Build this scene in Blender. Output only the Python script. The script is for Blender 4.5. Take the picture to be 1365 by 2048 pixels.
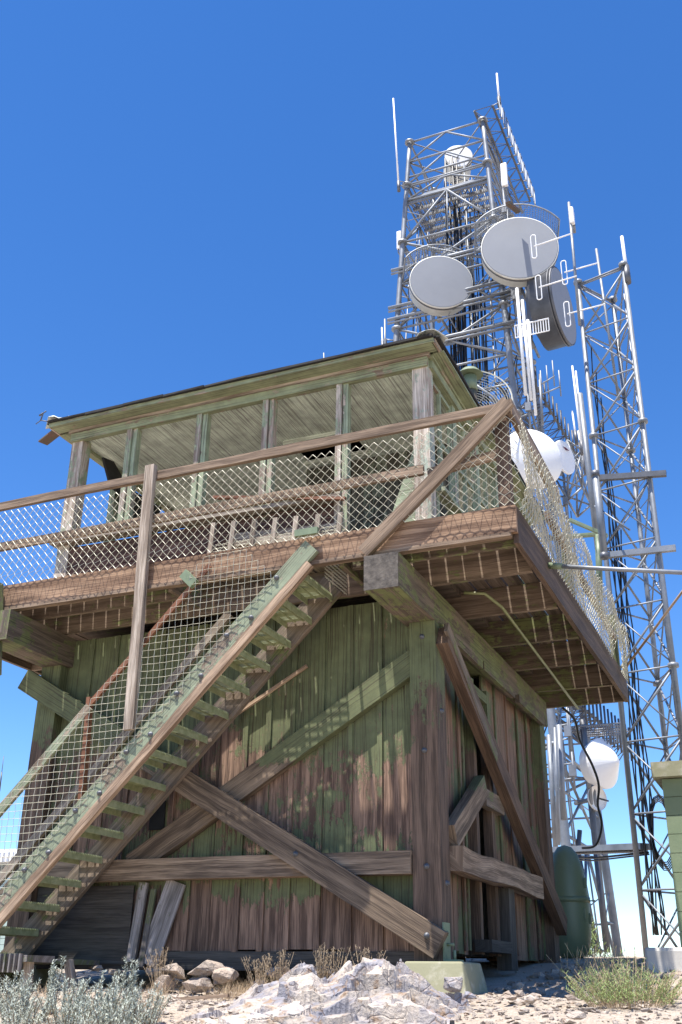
import bpy, bmesh, math, random
from mathutils import Vector as V, Matrix, noise
random.seed(7)
for o in list(bpy.data.objects): bpy.data.objects.remove(o)
S = bpy.context.scene
COL = S.collection
# ---------------------------------------------------------------- camera, sky, sun, exposure
CAM = V((2.69018, -8.29461, -0.24079))
CR, CU, CF = V((.919236, .393503, .0127117)), V((.153063, -.386934, .909315)), V((-.362736, .833929, .415914))
FPX = 2057.65
cd = bpy.data.cameras.new('camera'); cam = bpy.data.objects.new('camera', cd); COL.objects.link(cam)
cam.matrix_world = Matrix(((CR.x, CU.x, -CF.x, CAM.x), (CR.y, CU.y, -CF.y, CAM.y), (CR.z, CU.z, -CF.z, CAM.z), (0, 0, 0, 1)))
cd.sensor_fit = 'VERTICAL'; cd.sensor_height = 24; cd.lens = 24 * FPX / 2048; cd.clip_end = 20000; cd.clip_start = .05
S.camera = cam
def at(px, py, Y):
    "photo pixel -> point on the plane y = Y"
    d = CF + CR * ((px - 682.5) / FPX) - CU * ((py - 1024) / FPX)
    return CAM + d * ((Y - CAM.y) / d.y)
SUN = V((-.09, -.285, 1)).normalized()
w = bpy.data.worlds.new('World'); S.world = w; w.use_nodes = True
nt = w.node_tree; nt.nodes.clear()
sky = nt.nodes.new('ShaderNodeTexSky'); sky.sky_type = 'NISHITA'; sky.sun_disc = False
sky.sun_elevation = math.asin(SUN.z); sky.sun_rotation = math.atan2(SUN.x, SUN.y)
sky.altitude = 2600; sky.air_density = 1.15; sky.dust_density = .3; sky.ozone_density = 3.0
bg = nt.nodes.new('ShaderNodeBackground'); bg.inputs[1].default_value = .108
wo = nt.nodes.new('ShaderNodeOutputWorld')
hs = nt.nodes.new('ShaderNodeHueSaturation'); hs.inputs['Hue'].default_value = .507; hs.inputs['Saturation'].default_value = 1.27; hs.inputs['Value'].default_value = 1.15
nt.links.new(sky.outputs[0], hs.inputs['Color']); nt.links.new(hs.outputs[0], bg.inputs[0]); nt.links.new(bg.outputs[0], wo.inputs[0])
sl = bpy.data.lights.new('sun', 'SUN'); sl.energy = 5; sl.angle = math.radians(.53); sl.color = (1, .95, .87)
so = bpy.data.objects.new('sun', sl); COL.objects.link(so); so.rotation_euler = SUN.to_track_quat('Z', 'Y').to_euler()
S.view_settings.view_transform = 'Standard'; S.view_settings.look = 'None'; S.view_settings.gamma = 1
S.view_settings.use_curve_mapping = False; S.view_settings.exposure = .98

# ---------------------------------------------------------------- mesh builder
class MB:
    def __init__(s): s.v = []; s.f = []; s.uv = []; s.r = []; s.sm = []
    def face(s, idx, uv=None, r=.5, sm=False):
        s.f.append(idx); s.uv.append(uv or [(0, 0)] * len(idx)); s.r.append(r); s.sm.append(sm)
    def board(s, p, q, w, h, up=(0, 0, 1), jit=.0025, n=None, taper=None):
        "p->q axis, w across, h along up"
        p = V(p); q = V(q); a = q - p; L = a.length; a.normalize(); up = V(up); up = (up - a * up.dot(a))
        if up.length < 1e-4: up = V((0, 1, 0)) - a * a.y
        up.normalize(); sd = a.cross(up)
        n = n or max(1, int(L / .45)); r = random.random(); u0 = random.random() * 50; v0 = random.random() * 50
        base = len(s.v); ph = random.random() * 100
        for i in range(n + 1):
            t = i / n; c = p + a * (L * t)
            if jit: c = c + sd * (noise.noise(V((ph, t * L * .7, 0))) * jit * 2) + up * (noise.noise(V((ph, t * L * .7, 9))) * jit * 2)
            k = 1 if taper is None else 1 + (taper - 1) * t
            for x, y in ((-.5, -.5), (.5, -.5), (.5, .5), (-.5, .5)):
                s.v.append(c + sd * (x * w * k + random.uniform(-jit, jit) * .6) + up * (y * h * k + random.uniform(-jit, jit) * .6))
        vv = [0, w, w + h, 2 * w + h, 2 * w + 2 * h]
        for i in range(n):
            b = base + 4 * i; u1 = u0 + L * i / n; u2 = u0 + L * (i + 1) / n
            for k in range(4):
                k2 = (k + 1) % 4
                s.face([b + k, b + k2, b + 4 + k2, b + 4 + k], [(u1, v0 + vv[k]), (u1, v0 + vv[k + 1]), (u2, v0 + vv[k + 1]), (u2, v0 + vv[k])], r)
        e = base + 4 * n
        s.face([base + 3, base + 2, base + 1, base], [(u0, v0), (u0 + .02, v0 + w), (u0 + .03, v0 + w), (u0, v0 + h)], r)
        s.face([e, e + 1, e + 2, e + 3], [(u0, v0), (u0 + .02, v0 + w), (u0 + .03, v0 + w), (u0, v0 + h)], r)
        return s
    def box(s, x0, x1, y0, y1, z0, z1, jit=0, axis=None):
        d = (x1 - x0, y1 - y0, z1 - z0); ax = axis if axis is not None else d.index(max(d))
        cx, cy, cz = (x0 + x1) / 2, (y0 + y1) / 2, (z0 + z1) / 2
        if ax == 0: return s.board((x0, cy, cz), (x1, cy, cz), d[1], d[2], (0, 0, 1), jit)
        if ax == 1: return s.board((cx, y0, cz), (cx, y1, cz), d[0], d[2], (0, 0, 1), jit)
        return s.board((cx, cy, z0), (cx, cy, z1), d[0], d[1], (0, 1, 0), jit)
    def tube(s, pts, r, n=6, cap=True, r2=None):
        pts = [V(p) for p in pts]; base = len(s.v); m = len(pts); u0 = random.random() * 30; v0 = random.random() * 30
        rr = random.random(); prev = None; L = 0
        for i, p in enumerate(pts):
            t = (pts[min(i + 1, m - 1)] - pts[max(i - 1, 0)])
            t = t.normalized() if t.length > 1e-9 else V((0, 0, 1))
            if prev is None:
                ref = V((0, 0, 1)) if abs(t.z) < .9 else V((1, 0, 0)); a = t.cross(ref).normalized()
            else:
                a = (prev - t * prev.dot(t)); a = a.normalized() if a.length > 1e-6 else t.orthogonal().normalized()
            prev = a; b = t.cross(a); k = r if r2 is None else r + (r2 - r) * i / max(1, m - 1)
            for j in range(n):
                an = 2 * math.pi * j / n; s.v.append(p + a * (k * math.cos(an)) + b * (k * math.sin(an)))
        for i in range(m - 1):
            l2 = L + (pts[i + 1] - pts[i]).length
            for j in range(n):
                j2 = (j + 1) % n; A = base + i * n; B = A + n; c = 2 * math.pi * r / n
                s.face([A + j, A + j2, B + j2, B + j], [(u0 + L, v0 + j * c), (u0 + L, v0 + j * c + c), (u0 + l2, v0 + j * c + c), (u0 + l2, v0 + j * c)], rr, n > 4)
            L = l2
        if cap and n > 2:
            s.face([base + j for j in range(n)][::-1], None, rr); s.face([base + (m - 1) * n + j for j in range(n)], None, rr)
        return s
    def lathe(s, c, ax, prof, n=40, sm=True, closed=False):
        "profile of (radius, distance along axis)"
        c = V(c); ax = V(ax).normalized(); a = ax.orthogonal().normalized(); b = ax.cross(a); base = len(s.v)
        for r, t in prof:
            for j in range(n):
                an = 2 * math.pi * j / n; s.v.append(c + ax * t + a * (r * math.cos(an)) + b * (r * math.sin(an)))
        for i in range(len(prof) - 1):
            for j in range(n):
                j2 = (j + 1) % n
                s.face([base + i * n + j, base + i * n + j2, base + (i + 1) * n + j2, base + (i + 1) * n + j], [(j / n, i), ((j + 1) / n, i), ((j + 1) / n, i + 1), (j / n, i + 1)], .5, sm)
        return s
    def poly(s, pts, thick, nrm):
        "prism of a polygon"
        nrm = V(nrm).normalized() * thick; b = len(s.v); n = len(pts)
        s.v += [V(p) for p in pts] + [V(p) + nrm for p in pts]
        uv = [(p[0] + p[2], p[1] + p[2]) for p in pts]
        s.face([b + i for i in range(n)][::-1], uv[::-1]); s.face([b + n + i for i in range(n)], uv)
        for i in range(n):
            j = (i + 1) % n; s.face([b + i, b + j, b + n + j, b + n + i])
        return s
    def build(s, name, mat, parent=None, label=None, kind=None):
        me = bpy.data.meshes.new(name); off = V((0, 0, 0))
        p = parent
        while p is not None: off += p.location; p = p.parent
        me.from_pydata([tuple(v - off) for v in s.v], [], s.f)
        uvl = me.uv_layers.new(name='UVMap'); flat = []
        for f in s.uv:
            for u in f: flat += [u[0], u[1]]
        uvl.data.foreach_set('uv', flat)
        at_ = me.attributes.new('rnd', 'FLOAT', 'FACE'); at_.data.foreach_set('value', s.r)
        me.polygons.foreach_set('use_smooth', s.sm)
        me.materials.append(mat); me.update()
        o = bpy.data.objects.new(name, me); COL.objects.link(o)
        if parent is not None: o.parent = parent
        if label: o['label'] = label
        if kind: o['kind'] = kind
        return o
def tag(o, label, cat, group=None, kind=None):
    o['label'] = label; o['category'] = cat
    if group: o['group'] = group
    if kind: o['kind'] = kind
    return o
def thing(name, loc, label, cat, group=None):
    o = bpy.data.objects.new(name, None); COL.objects.link(o); o.location = loc; o.empty_display_size = .2
    bpy.context.view_layer.update()
    return tag(o, label, cat, group)
def struct(o): o['kind'] = 'structure'; return o

# ---------------------------------------------------------------- materials
def newmat(name):
    m = bpy.data.materials.new(name); m.use_nodes = True; n = m.node_tree.nodes; b = n['Principled BSDF']; return m, m.node_tree, b
def N(t, typ, **k):
    n = t.nodes.new(typ)
    for a, b in k.items(): setattr(n, a, b)
    return n
def ramp(t, fac, stops):
    r = N(t, 'ShaderNodeValToRGB'); e = r.color_ramp.elements
    while len(e) < len(stops): e.new(.5)
    for el, (p, c) in zip(e, stops): el.position = p; el.color = (c[0], c[1], c[2], 1) if not isinstance(c, float) else (c, c, c, 1)
    t.links.new(fac, r.inputs[0]); return r.outputs[0]
def math_(t, op, a, b=None):
    m = N(t, 'ShaderNodeMath', operation=op)
    for i, x in enumerate((a, b)):
        if x is None: continue
        if isinstance(x, (int, float)): m.inputs[i].default_value = x
        else: t.links.new(x, m.inputs[i])
    return m.outputs[0]
def mixc(t, f, a, b, mode='MIX'):
    m = N(t, 'ShaderNodeMix', data_type='RGBA', blend_type=mode)
    for s_, x in ((m.inputs[0], f), (m.inputs[6], a), (m.inputs[7], b)):
        if isinstance(x, (int, float)): s_.default_value = x
        elif isinstance(x, tuple): s_.default_value = (*x, 1)
        else: t.links.new(x, s_)
    return m.outputs[2]
def noise_(t, vec, scale, detail=4, mapping=None, rough=.6):
    if mapping:
        mp = N(t, 'ShaderNodeMapping'); mp.inputs['Scale'].default_value = mapping; t.links.new(vec, mp.inputs[0]); vec = mp.outputs[0]
    n = N(t, 'ShaderNodeTexNoise'); n.inputs['Scale'].default_value = scale; n.inputs['Detail'].default_value = detail; n.inputs['Roughness'].default_value = rough
    t.links.new(vec, n.inputs['Vector']); return n.outputs[0]
def wood(name, dark, light, paint=None, cover=.5, soft=.03, zcover=None, crack=.9, rough=.85):
    m, t, b = newmat(name)
    uv = N(t, 'ShaderNodeUVMap').outputs[0]; geo = N(t, 'ShaderNodeNewGeometry').outputs['Position']
    rnd = N(t, 'ShaderNodeAttribute', attribute_name='rnd').outputs['Fac']
    wv = noise_(t, uv, 1, 3, (1.6, 6, 1)); cmb = N(t, 'ShaderNodeCombineXYZ'); sx_ = N(t, 'ShaderNodeSeparateXYZ'); t.links.new(uv, sx_.inputs[0]); t.links.new(sx_.outputs[0], cmb.inputs[0]); t.links.new(math_(t, 'ADD', sx_.outputs[1], math_(t, 'MULTIPLY', wv, .05)), cmb.inputs[1]); uw = cmb.outputs[0]
    gf = noise_(t, uw, 1, 5, (2.2, 120, 1), .7); gl = noise_(t, uw, 1, 4, (1.1, 16, 1), .6); g = math_(t, 'ADD', math_(t, 'MULTIPLY', gf, .5), math_(t, 'MULTIPLY', gl, .5)); g2 = noise_(t, uw, 1, 2, (.9, 75, 1)); big = noise_(t, geo, 1.7, 3)
    col = ramp(t, g, [(.34, tuple(x * .6 for x in dark)), (.45, dark), (.58, light), (.72, tuple(min(1, x * 1.25) for x in light))])
    kn = noise_(t, uv, 1, 3, (2.2, 9, 1)); col = mixc(t, ramp(t, kn, [(.52, 0.), (.75, .55)]), col, tuple(x * .45 for x in dark))
    col = mixc(t, 1, col, ramp(t, rnd, [(0, .68), (1, 1.28)]), 'MULTIPLY')
    h = g
    if paint:
        pe = noise_(t, uv, 1, 7, (5, 15, 1), .75); pe2 = noise_(t, geo, 14, 5, None, .7)
        x = math_(t, 'ADD', math_(t, 'MULTIPLY', pe, .42), math_(t, 'MULTIPLY', big, .38))
        x = math_(t, 'ADD', x, math_(t, 'MULTIPLY', pe2, .2))
        x = math_(t, 'ADD', x, math_(t, 'MULTIPLY', math_(t, 'SUBTRACT', rnd, .5), .1))
        if zcover:
            sp = N(t, 'ShaderNodeSeparateXYZ'); t.links.new(geo, sp.inputs[0])
            zz = math_(t, 'ADD', sp.outputs[2], math_(t, 'MULTIPLY', math_(t, 'SUBTRACT', rnd, .5), .35))
            zz = math_(t, 'ADD', zz, math_(t, 'MULTIPLY', math_(t, 'SUBTRACT', pe, .5), .9))
            cv = ramp(t, math_(t, 'DIVIDE', zz, 3.), zcover)
        else: cv = cover
        # threshold around .5 +- .15
        th = math_(t, 'ADD', .34, math_(t, 'MULTIPLY', cv, .34))
        mask = math_(t, 'DIVIDE', math_(t, 'SUBTRACT', th, x), soft); mask = N_clamp(t, math_(t, 'ADD', mask, .5))
        pn = noise_(t, geo, 5, 4); pc = mixc(t, ramp(t, pn, [(.3, 0.), (.7, 1.)]), tuple(c * .72 for c in paint), tuple(min(1, c * 1.2) for c in paint))
        pc = mixc(t, math_(t, 'MULTIPLY', ramp(t, g2, [(.38, 1.), (.5, 0.)]), .6), pc, tuple(c * .4 for c in dark))
        col = mixc(t, mask, col, pc)
        h = math_(t, 'ADD', math_(t, 'MULTIPLY', g, .6), math_(t, 'MULTIPLY', mask, .35))
    ck = ramp(t, g2, [(.27, 1.), (.31, 0.)])
    col = mixc(t, math_(t, 'MULTIPLY', ck, crack), col, tuple(x * .2 for x in dark))
    t.links.new(col, b.inputs['Base Color']); b.inputs['Roughness'].default_value = rough
    bp = N(t, 'ShaderNodeBump'); bp.inputs['Strength'].default_value = .55; bp.inputs['Distance'].default_value = .012
    t.links.new(math_(t, 'SUBTRACT', h, math_(t, 'MULTIPLY', ck, .5)), bp.inputs['Height']); t.links.new(bp.outputs[0], b.inputs['Normal'])
    return m
def N_clamp(t, x):
    c = N(t, 'ShaderNodeClamp'); t.links.new(x, c.inputs[0]); return c.outputs[0]
def plain(name, c, rough=.6, metal=0., var=.2, scale=6, c2=None, bump=0., thr=(.35, .7), spec=None):
    m, t, b = newmat(name); geo = N(t, 'ShaderNodeNewGeometry').outputs['Position']
    n = noise_(t, geo, scale, 6, None, .65)
    c2 = c2 or tuple(x * (1 - var) for x in c)
    t.links.new(mixc(t, ramp(t, n, [(thr[0], 0.), (thr[1], 1.)]), c, c2), b.inputs['Base Color'])
    b.inputs['Roughness'].default_value = rough; b.inputs['Metallic'].default_value = metal
    if bump:
        bp = N(t, 'ShaderNodeBump'); bp.inputs['Strength'].default_value = bump; bp.inputs['Distance'].default_value = .02
        t.links.new(n, bp.inputs['Height']); t.links.new(bp.outputs[0], b.inputs['Normal'])
    return m
M = {}
GRN = (.125, .14, .066); SAGE = (.33, .375, .24); MOSS = (.17, .185, .07)
M['beam'] = wood('painted_beam', (.10, .075, .055), (.21, .16, .12), (.15, .165, .065), .42)
M['post'] = wood('worn_post', (.07, .045, .03), (.17, .11, .075), GRN, .5, zcover=[(.0, .0), (.45, .12), (.62, .45), (.8, .8)])
M['wall'] = wood('wall_boards', (.095, .055, .037), (.30, .19, .13), GRN, .5, zcover=[(.0, .0), (.10, .0), (.17, .85), (.26, .7), (.34, .34), (.52, .42), (.64, .66), (.78, .85)])
M['sidewall'] = wood('side_boards', (.11, .06, .038), (.25, .155, .105), GRN, .48)
M['brace'] = wood('brace_boards', (.11, .075, .05), (.32, .23, .155), GRN, .5, zcover=[(.0, 0.), (.42, .0), (.52, .75), (.8, .9)])
M['bare'] = wood('bare_wood', (.16, .105, .068), (.42, .30, .205), None)
M['grey'] = wood('grey_wood', (.21, .16, .12), (.50, .42, .34), SAGE, .12)
M['rim'] = wood('rim_wood', (.17, .095, .055), (.42, .27, .17), None)
M['deck'] = wood('deck_underside', (.085, .062, .045), (.19, .145, .11), MOSS, .22)
M['joist'] = wood('joist_wood', (.10, .07, .048), (.21, .155, .11), MOSS, .42)
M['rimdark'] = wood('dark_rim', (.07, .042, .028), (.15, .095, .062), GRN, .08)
M['cabrail'] = wood('pale_peeling', (.32, .24, .18), (.74, .65, .54), (.42, .47, .36), .45)
M['cab'] = wood('sage_paint', (.21, .155, .115), (.47, .38, .30), SAGE, .66)
M['cabtrim'] = wood('weathered_trim', (.17, .12, .085), (.40, .33, .25), (.27, .30, .18), .70)
M['cabpost'] = wood('peeling_post', (.27, .20, .15), (.68, .59, .49), SAGE, .38)
M['ceil'] = wood('ceiling_boards', (.26, .21, .16), (.42, .37, .29), (.74, .82, .70), 1.15)
M['cablow'] = wood('weathered_red', (.07, .032, .022), (.19, .10, .07), GRN, .14)
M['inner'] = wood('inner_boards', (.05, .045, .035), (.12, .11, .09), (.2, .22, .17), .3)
M['stringer'] = wood('stringer_wood', (.18, .135, .095), (.46, .37, .28), (.25, .285, .19), .44)
M['ply'] = wood('dark_plywood', (.045, .038, .032), (.10, .088, .075), GRN, .12)
M['oldplank'] = wood('grey_plank', (.13, .115, .105), (.30, .27, .26), GRN, .3)
M['steel'] = plain('galvanised_steel', (.25, .27, .30), .5, .3, .4, 3)
M['steeldark'] = plain('dull_steel', (.13, .135, .15), .5, .4, .4, 4)
M['wire'] = plain('galvanised_wire', (.58, .55, .45), .5, .2, .3, 9, (.42, .42, .33))
M['tread'] = plain('green_tread', (.36, .38, .23), .5, .1, .3, 14, (.20, .23, .11))
M['drum'] = plain('dish_drum', (.62, .62, .58), .5, 0, .2, 3, (.40, .36, .28), thr=(.55, .8))
M['radome'] = plain('radome_fabric', (.235, .25, .28), .7, 0, .06, 2.5)
M['white'] = plain('white_plastic', (.80, .80, .80), .4, 0, .06, 3)
M['black'] = plain('black_cable', (.012, .012, .014), .45, 0, .3)
M['roofing'] = plain('roof_felt', (.025, .023, .022), .9, 0, .4, 9, bump=.4)
M['cap'] = plain('ridge_metal', (.66, .69, .66), .5, .1, .4, 12, (.18, .26, .19), thr=(.5, .64))
M['conc'] = plain('painted_concrete', (.27, .26, .165), .9, 0, .3, 7, (.45, .42, .34), .3, thr=(.5, .75))
M['slab'] = plain('concrete', (.60, .57, .52), .9, 0, .2, 5, bump=.3)
M['tank'] = plain('green_tank', (.17, .215, .13), .45, 0, .2, 3, (.13, .15, .09), thr=(.5, .85))
M['greenpipe'] = plain('green_pipe', (.20, .25, .15), .5, 0, .3, 8)
M['conduit'] = plain('conduit', (.20, .21, .09), .5, 0, .3, 8)
M['rust'] = plain('rusty_iron', (.16, .085, .06), .8, .2, .5, 9, (.09, .10, .07), .3)
M['rail'] = plain('rusty_handrail', (.22, .09, .045), .7, .1, .4, 9)
M['blockwall'] = plain('green_block', (.20, .245, .15), .85, 0, .2, 5, (.17, .22, .13), .3)
M['siding'] = plain('pale_siding', (.42, .52, .47), .7, 0, .1, 5)
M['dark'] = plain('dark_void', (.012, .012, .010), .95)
M['sage'] = plain('sage_leaf', (.46, .48, .41), .8, 0, .3, 40, (.28, .32, .27))
M['twig'] = plain('twig', (.24, .18, .12), .9, 0, .4, 30)
M['straw'] = plain('straw', (.52, .40, .25), .85, 0, .4, 25, (.30, .20, .13))
M['weed'] = plain('weed_leaf', (.17, .25, .08), .8, 0, .4, 30, (.30, .36, .14))
M['redmark'] = plain('dark_red_mark', (.12, .01, .01), .6)
# rock and ground
def rockmat(name, a, b_, c, s=5, vein=.28):
    m, t, b = newmat(name); geo = N(t, 'ShaderNodeNewGeometry').outputs['Position']
    n1 = noise_(t, geo, s, 6); n2 = noise_(t, geo, s * 2.7, 5); n3 = noise_(t, geo, s * 9, 5)
    col = mixc(t, ramp(t, n1, [(.42, 0.), (.6, 1.)]), a, b_); col = mixc(t, ramp(t, n2, [(.55, 0.), (.66, 1.)]), col, c)
    vo = N(t, 'ShaderNodeTexVoronoi', feature='DISTANCE_TO_EDGE'); vo.inputs['Scale'].default_value = s * 1.6; t.links.new(geo, vo.inputs['Vector'])
    mp = mixc(t, .12, geo, N_noisec(t, geo, s)); t.links.new(mp, vo.inputs['Vector'])
    crk = ramp(t, vo.outputs['Distance'], [(0., 1.), (.035, 0.)])
    col = mixc(t, math_(t, 'MULTIPLY', math_(t, 'MULTIPLY', crk, vein), ramp(t, n1, [(.45, 0.), (.6, 1.)])), col, (.22, .13, .08))
    col = mixc(t, 1, col, ramp(t, n3, [(.25, .7), (.75, 1.15)]), 'MULTIPLY')
    rnd = N(t, 'ShaderNodeAttribute', attribute_name='rnd').outputs['Fac']
    col = mixc(t, 1, col, ramp(t, rnd, [(0, .72), (1, 1.2)]), 'MULTIPLY')
    t.links.new(col, b.inputs['Base Color']); b.inputs['Roughness'].default_value = .9
    bp = N(t, 'ShaderNodeBump'); bp.inputs['Strength'].default_value = .8; bp.inputs['Distance'].default_value = .02
    t.links.new(math_(t, 'SUBTRACT', n3, math_(t, 'MULTIPLY', crk, .3)), bp.inputs['Height']); t.links.new(bp.outputs[0], b.inputs['Normal'])
    return m
def N_noisec(t, vec, s):
    n = N(t, 'ShaderNodeTexNoise'); n.inputs['Scale'].default_value = s; t.links.new(vec, n.inputs['Vector']); return n.outputs[1]
M['rock'] = rockmat('pale_quartz', (.50, .43, .365), (.27, .26, .29), (.36, .25, .17), 4.2, .8)
M['brownrock'] = rockmat('brown_rock', (.42, .33, .26), (.30, .25, .21), (.52, .42, .34), 6)
M['gravel'] = rockmat('gravel', (.50, .42, .35), (.40, .34, .29), (.31, .22, .16), 9)
M['ground'] = rockmat('ground', (.50, .41, .32), (.58, .49, .40), (.36, .27, .19), 14)

# ---------------------------------------------------------------- terrain
def lerp_tab(tab, x):
    if x <= tab[0][0]: return tab[0][1]
    for (a, b), (c, d) in zip(tab, tab[1:]):
        if x <= c: k = (x - a) / (c - a); return b + (d - b) * k
    return tab[-1][1]
YT = [(-60, -12), (-20, -4.2), (-9.5, -2.0), (-8.3, -1.86), (-4.2, -.9), (-3.1, -.62), (-2.5, -.485), (-1.8, -.42), (-.9, -.35), (-.35, -.325), (.3, -.315), (1, -.25), (3, -.08), (5, .05), (8, .14), (11, .12), (15, -.5), (30, -6), (80, -40)]
def gz(x, y):
    z = lerp_tab(YT, y)
    r = math.hypot(x, y - 2)
    if x < -8: z -= (-8 - x) * .02
    if x > 6: z -= (x - 6) * .12
    if -8 < y < 9:
        k = .03 if y < -.5 else .02
        z += k * noise.noise(V((x * 1.5, y * 1.5, 0))) + .015 * noise.noise(V((x * 5, y * 5, 3)))
    if r > 80: z = min(z, -40 - (r - 80) * .3)
    return max(z, -620)
def frange(a, b, s):
    o = []
    while a < b - 1e-6: o.append(a); a += s
    return o
gx = [-9000, -4000, -2000, -1000, -500, -250, -120, -60, -30, -18] + frange(-12, -5, .6) + frange(-5, 4, .08) + frange(4, 10, .6) + [12, 18, 30, 60, 120, 250, 500, 1000, 2000, 4000, 9000]
gy = [-9000, -4000, -1500, -500, -200, -100, -50, -30, -18, -12] + frange(-9.5, -3.2, .4) + frange(-3.2, 1.4, .07) + frange(1.4, 9, .25) + [9, 10, 11, 12, 13, 14, 16, 20, 28, 40, 60, 100, 200, 500, 1500, 4000, 9000]
g = MB(); nx = len(gx)
for y in gy:
    for x in gx: g.v.append(V((x, y, gz(x, y))))
for j in range(len(gy) - 1):
    for i in range(nx - 1):
        a = j * nx + i; g.face([a, a + 1, a + nx + 1, a + nx], None, .5, True)
struct(g.build('ground', M['ground']))

def hull(mb, c, sx, sy, sz, n=14, rot=None, rough=0, tint=None):
    bm = bmesh.new(); rr = random.random() if tint is None else tint
    for _ in range(n):
        v = V((random.gauss(0, 1), random.gauss(0, 1), random.gauss(0, 1))).normalized() * random.uniform(.82, 1)
        bm.verts.new(v)
    r = bmesh.ops.convex_hull(bm, input=bm.verts)
    bmesh.ops.delete(bm, geom=list(set(r['geom_interior'] + r['geom_unused'])), context='VERTS')
    if rough:
        bmesh.ops.bevel(bm, geom=list(bm.edges), offset=.03, segments=1, affect='EDGES')
        bmesh.ops.subdivide_edges(bm, edges=list(bm.edges), cuts=rough, use_grid_fill=True)
        bmesh.ops.triangulate(bm, faces=list(bm.faces))
        s0 = random.random() * 50
        for v in bm.verts: v.co += v.co.normalized() * (noise.noise(v.co * 2.2 + V((s0, 0, 0))) * .07 + noise.noise(v.co * 6 + V((s0, 0, 0))) * .035)
    a = rot if rot is not None else random.random() * 6.28; ca, sa = math.cos(a), math.sin(a); b = len(mb.v)
    for i, v in enumerate(bm.verts):
        v.index = i; x, y, z = v.co.x * sx, v.co.y * sy, v.co.z * sz
        mb.v.append(V(c) + V((x * ca - y * sa, x * sa + y * ca, z)))
    for f in bm.faces: mb.face([b + v.index for v in f.verts], None, rr, False)
    bm.free()
mb = MB()
for _ in range(5200):
    y = random.uniform(-2.75, .6) if random.random() < .8 else random.uniform(.3, 5)
    x = random.uniform(-3.2 + (y + 2.7) * -.5, 2.2 + (y + 2.7) * -.1)
    s_ = random.choice((.008, .012, .012, .018, .026)) * random.uniform(.7, 1.4)
    hull(mb, (x, y, gz(x, y) + s_ * .2), s_ * 1.3, s_, s_ * .6, 8)
tag(mb.build('gravel', M['gravel']), 'pale loose gravel and small stones scattered over the dirt', 'gravel', kind='stuff')

# ---------------------------------------------------------------- chain link
def chain(mb, fn, U, Vv, s=.0425, r=.0023, keep=None, wob=.004):
    """wires run along v, zigzag in u; fn(u,v,off)->point"""
    nu = int(U / s); nv = int(Vv / s)
    for i in range(nu):
        run = []
        ph = i & 1
        for k in range(nv + 1):
            zz = (k + ph) & 1; u = (i + zz) * s; v = k * s
            off = .004 if zz == (i & 1) else -.004
            ok = keep is None or keep(u, v)
            if ok: run.append(fn(u + noise.noise(V((u * 3, v * 3, 1))) * wob, v + noise.noise(V((u * 3, v * 3, 7))) * wob, off))
            if (not ok or k == nv):
                if len(run) > 1: mb.tube(run, r, 4, cap=False)
                run = []

# ================================================================= FIRE LOOKOUT
W, D = 4.27, 4.22
ZB, ZT = 2.69, 3.31
DX, FY, BY = .95, -.75, 4.75         # deck edge right, front, back
LK = thing('fire_lookout', (0, 0, 0), 'old wooden fire lookout cabin with peeling green paint and a catwalk round it', 'lookout')
def P(name, mb, mat, parent=LK, label=None): return mb.build(name, M[mat], parent, label)
# corner posts
for (x0, x1, y0, y1) in ((-.24, 0, 0, .24), (-W, -W + .24, 0, .24), (-.24, 0, D - .24, D), (-W, -W + .24, D - .24, D)):
    P('post', MB().box(x0, x1, y0, y1, -.1, ZB, .002), 'post')
# walls: boards and battens
def boardwall(p0, dirv, length, nrm, z0, z1, skip=None, step=.27):
    mb = MB(); d = V(dirv); n = V(nrm); k = 0; u = 0
    while u < length - .01:
        w_ = min(step * random.uniform(.85, 1.12), length - u)
        if not (skip and skip[0] < u + w_ / 2 < skip[1]):
            c = V(p0) + d * (u + w_ / 2) + n * random.uniform(-.004, .004)
            mb.board(c + V((0, 0, z0 + random.uniform(-.015, .03))), c + V((0, 0, z1)), w_ - .006, .022, n, .002)
            if random.random() < .8:
                c2 = V(p0) + d * (u + w_) + n * .022
                if not (skip and skip[0] - .05 < u + w_ < skip[1] + .05): mb.board(c2 + V((0, 0, z0 + random.uniform(0, .03))), c2 + V((0, 0, z1 - .002)), random.uniform(.045, .06), .02, n, .002)
        u += w_
    return mb
P('front_wall', boardwall((-W + .24, .13, 0), (1, 0, 0), W - .48, (0, -1, 0), -.02, ZB + .28), 'wall')
P('side_wall', boardwall((-.13, .24, 0), (0, 1, 0), .84, (1, 0, 0), 0.0, ZB, step=.15), 'sidewall'); P('side_wall', boardwall((-.13, 1.86, 0), (0, 1, 0), D - .24 - 1.86, (1, 0, 0), 0.0, ZB, step=.46), 'sidewall')
P('rear_wall', boardwall((-W + .24, D - .13, 0), (1, 0, 0), W - .48, (0, 1, 0), 0.0, ZB), 'wall')
P('left_wall', boardwall((-W + .13, .24, 0), (0, 1, 0), D - .48, (-1, 0, 0), -.05, ZB), 'wall')
P('sill_beam', MB().box(-W + .24, -.24, .10, .24, -.16, -.01, .003), 'ply')
# dark room inside the doorway
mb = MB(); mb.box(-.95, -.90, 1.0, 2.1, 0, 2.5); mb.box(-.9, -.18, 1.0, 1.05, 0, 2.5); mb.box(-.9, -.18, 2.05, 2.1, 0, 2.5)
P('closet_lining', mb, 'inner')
mb = MB(); mb.box(-.14, -.05, 1.26, 1.34, 0.0, 2.5, .003); mb.box(-.14, -.05, 1.80, 1.9, 0, 2.5, .003); mb.box(-.14, -.05, 1.34, 1.8, 2.36, 2.45, .003)
P('door_frame', mb, 'post')
P('door_step', MB().box(-.1, .06, 1.2, 1.9, .02, .12, .004), 'ply')
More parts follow.
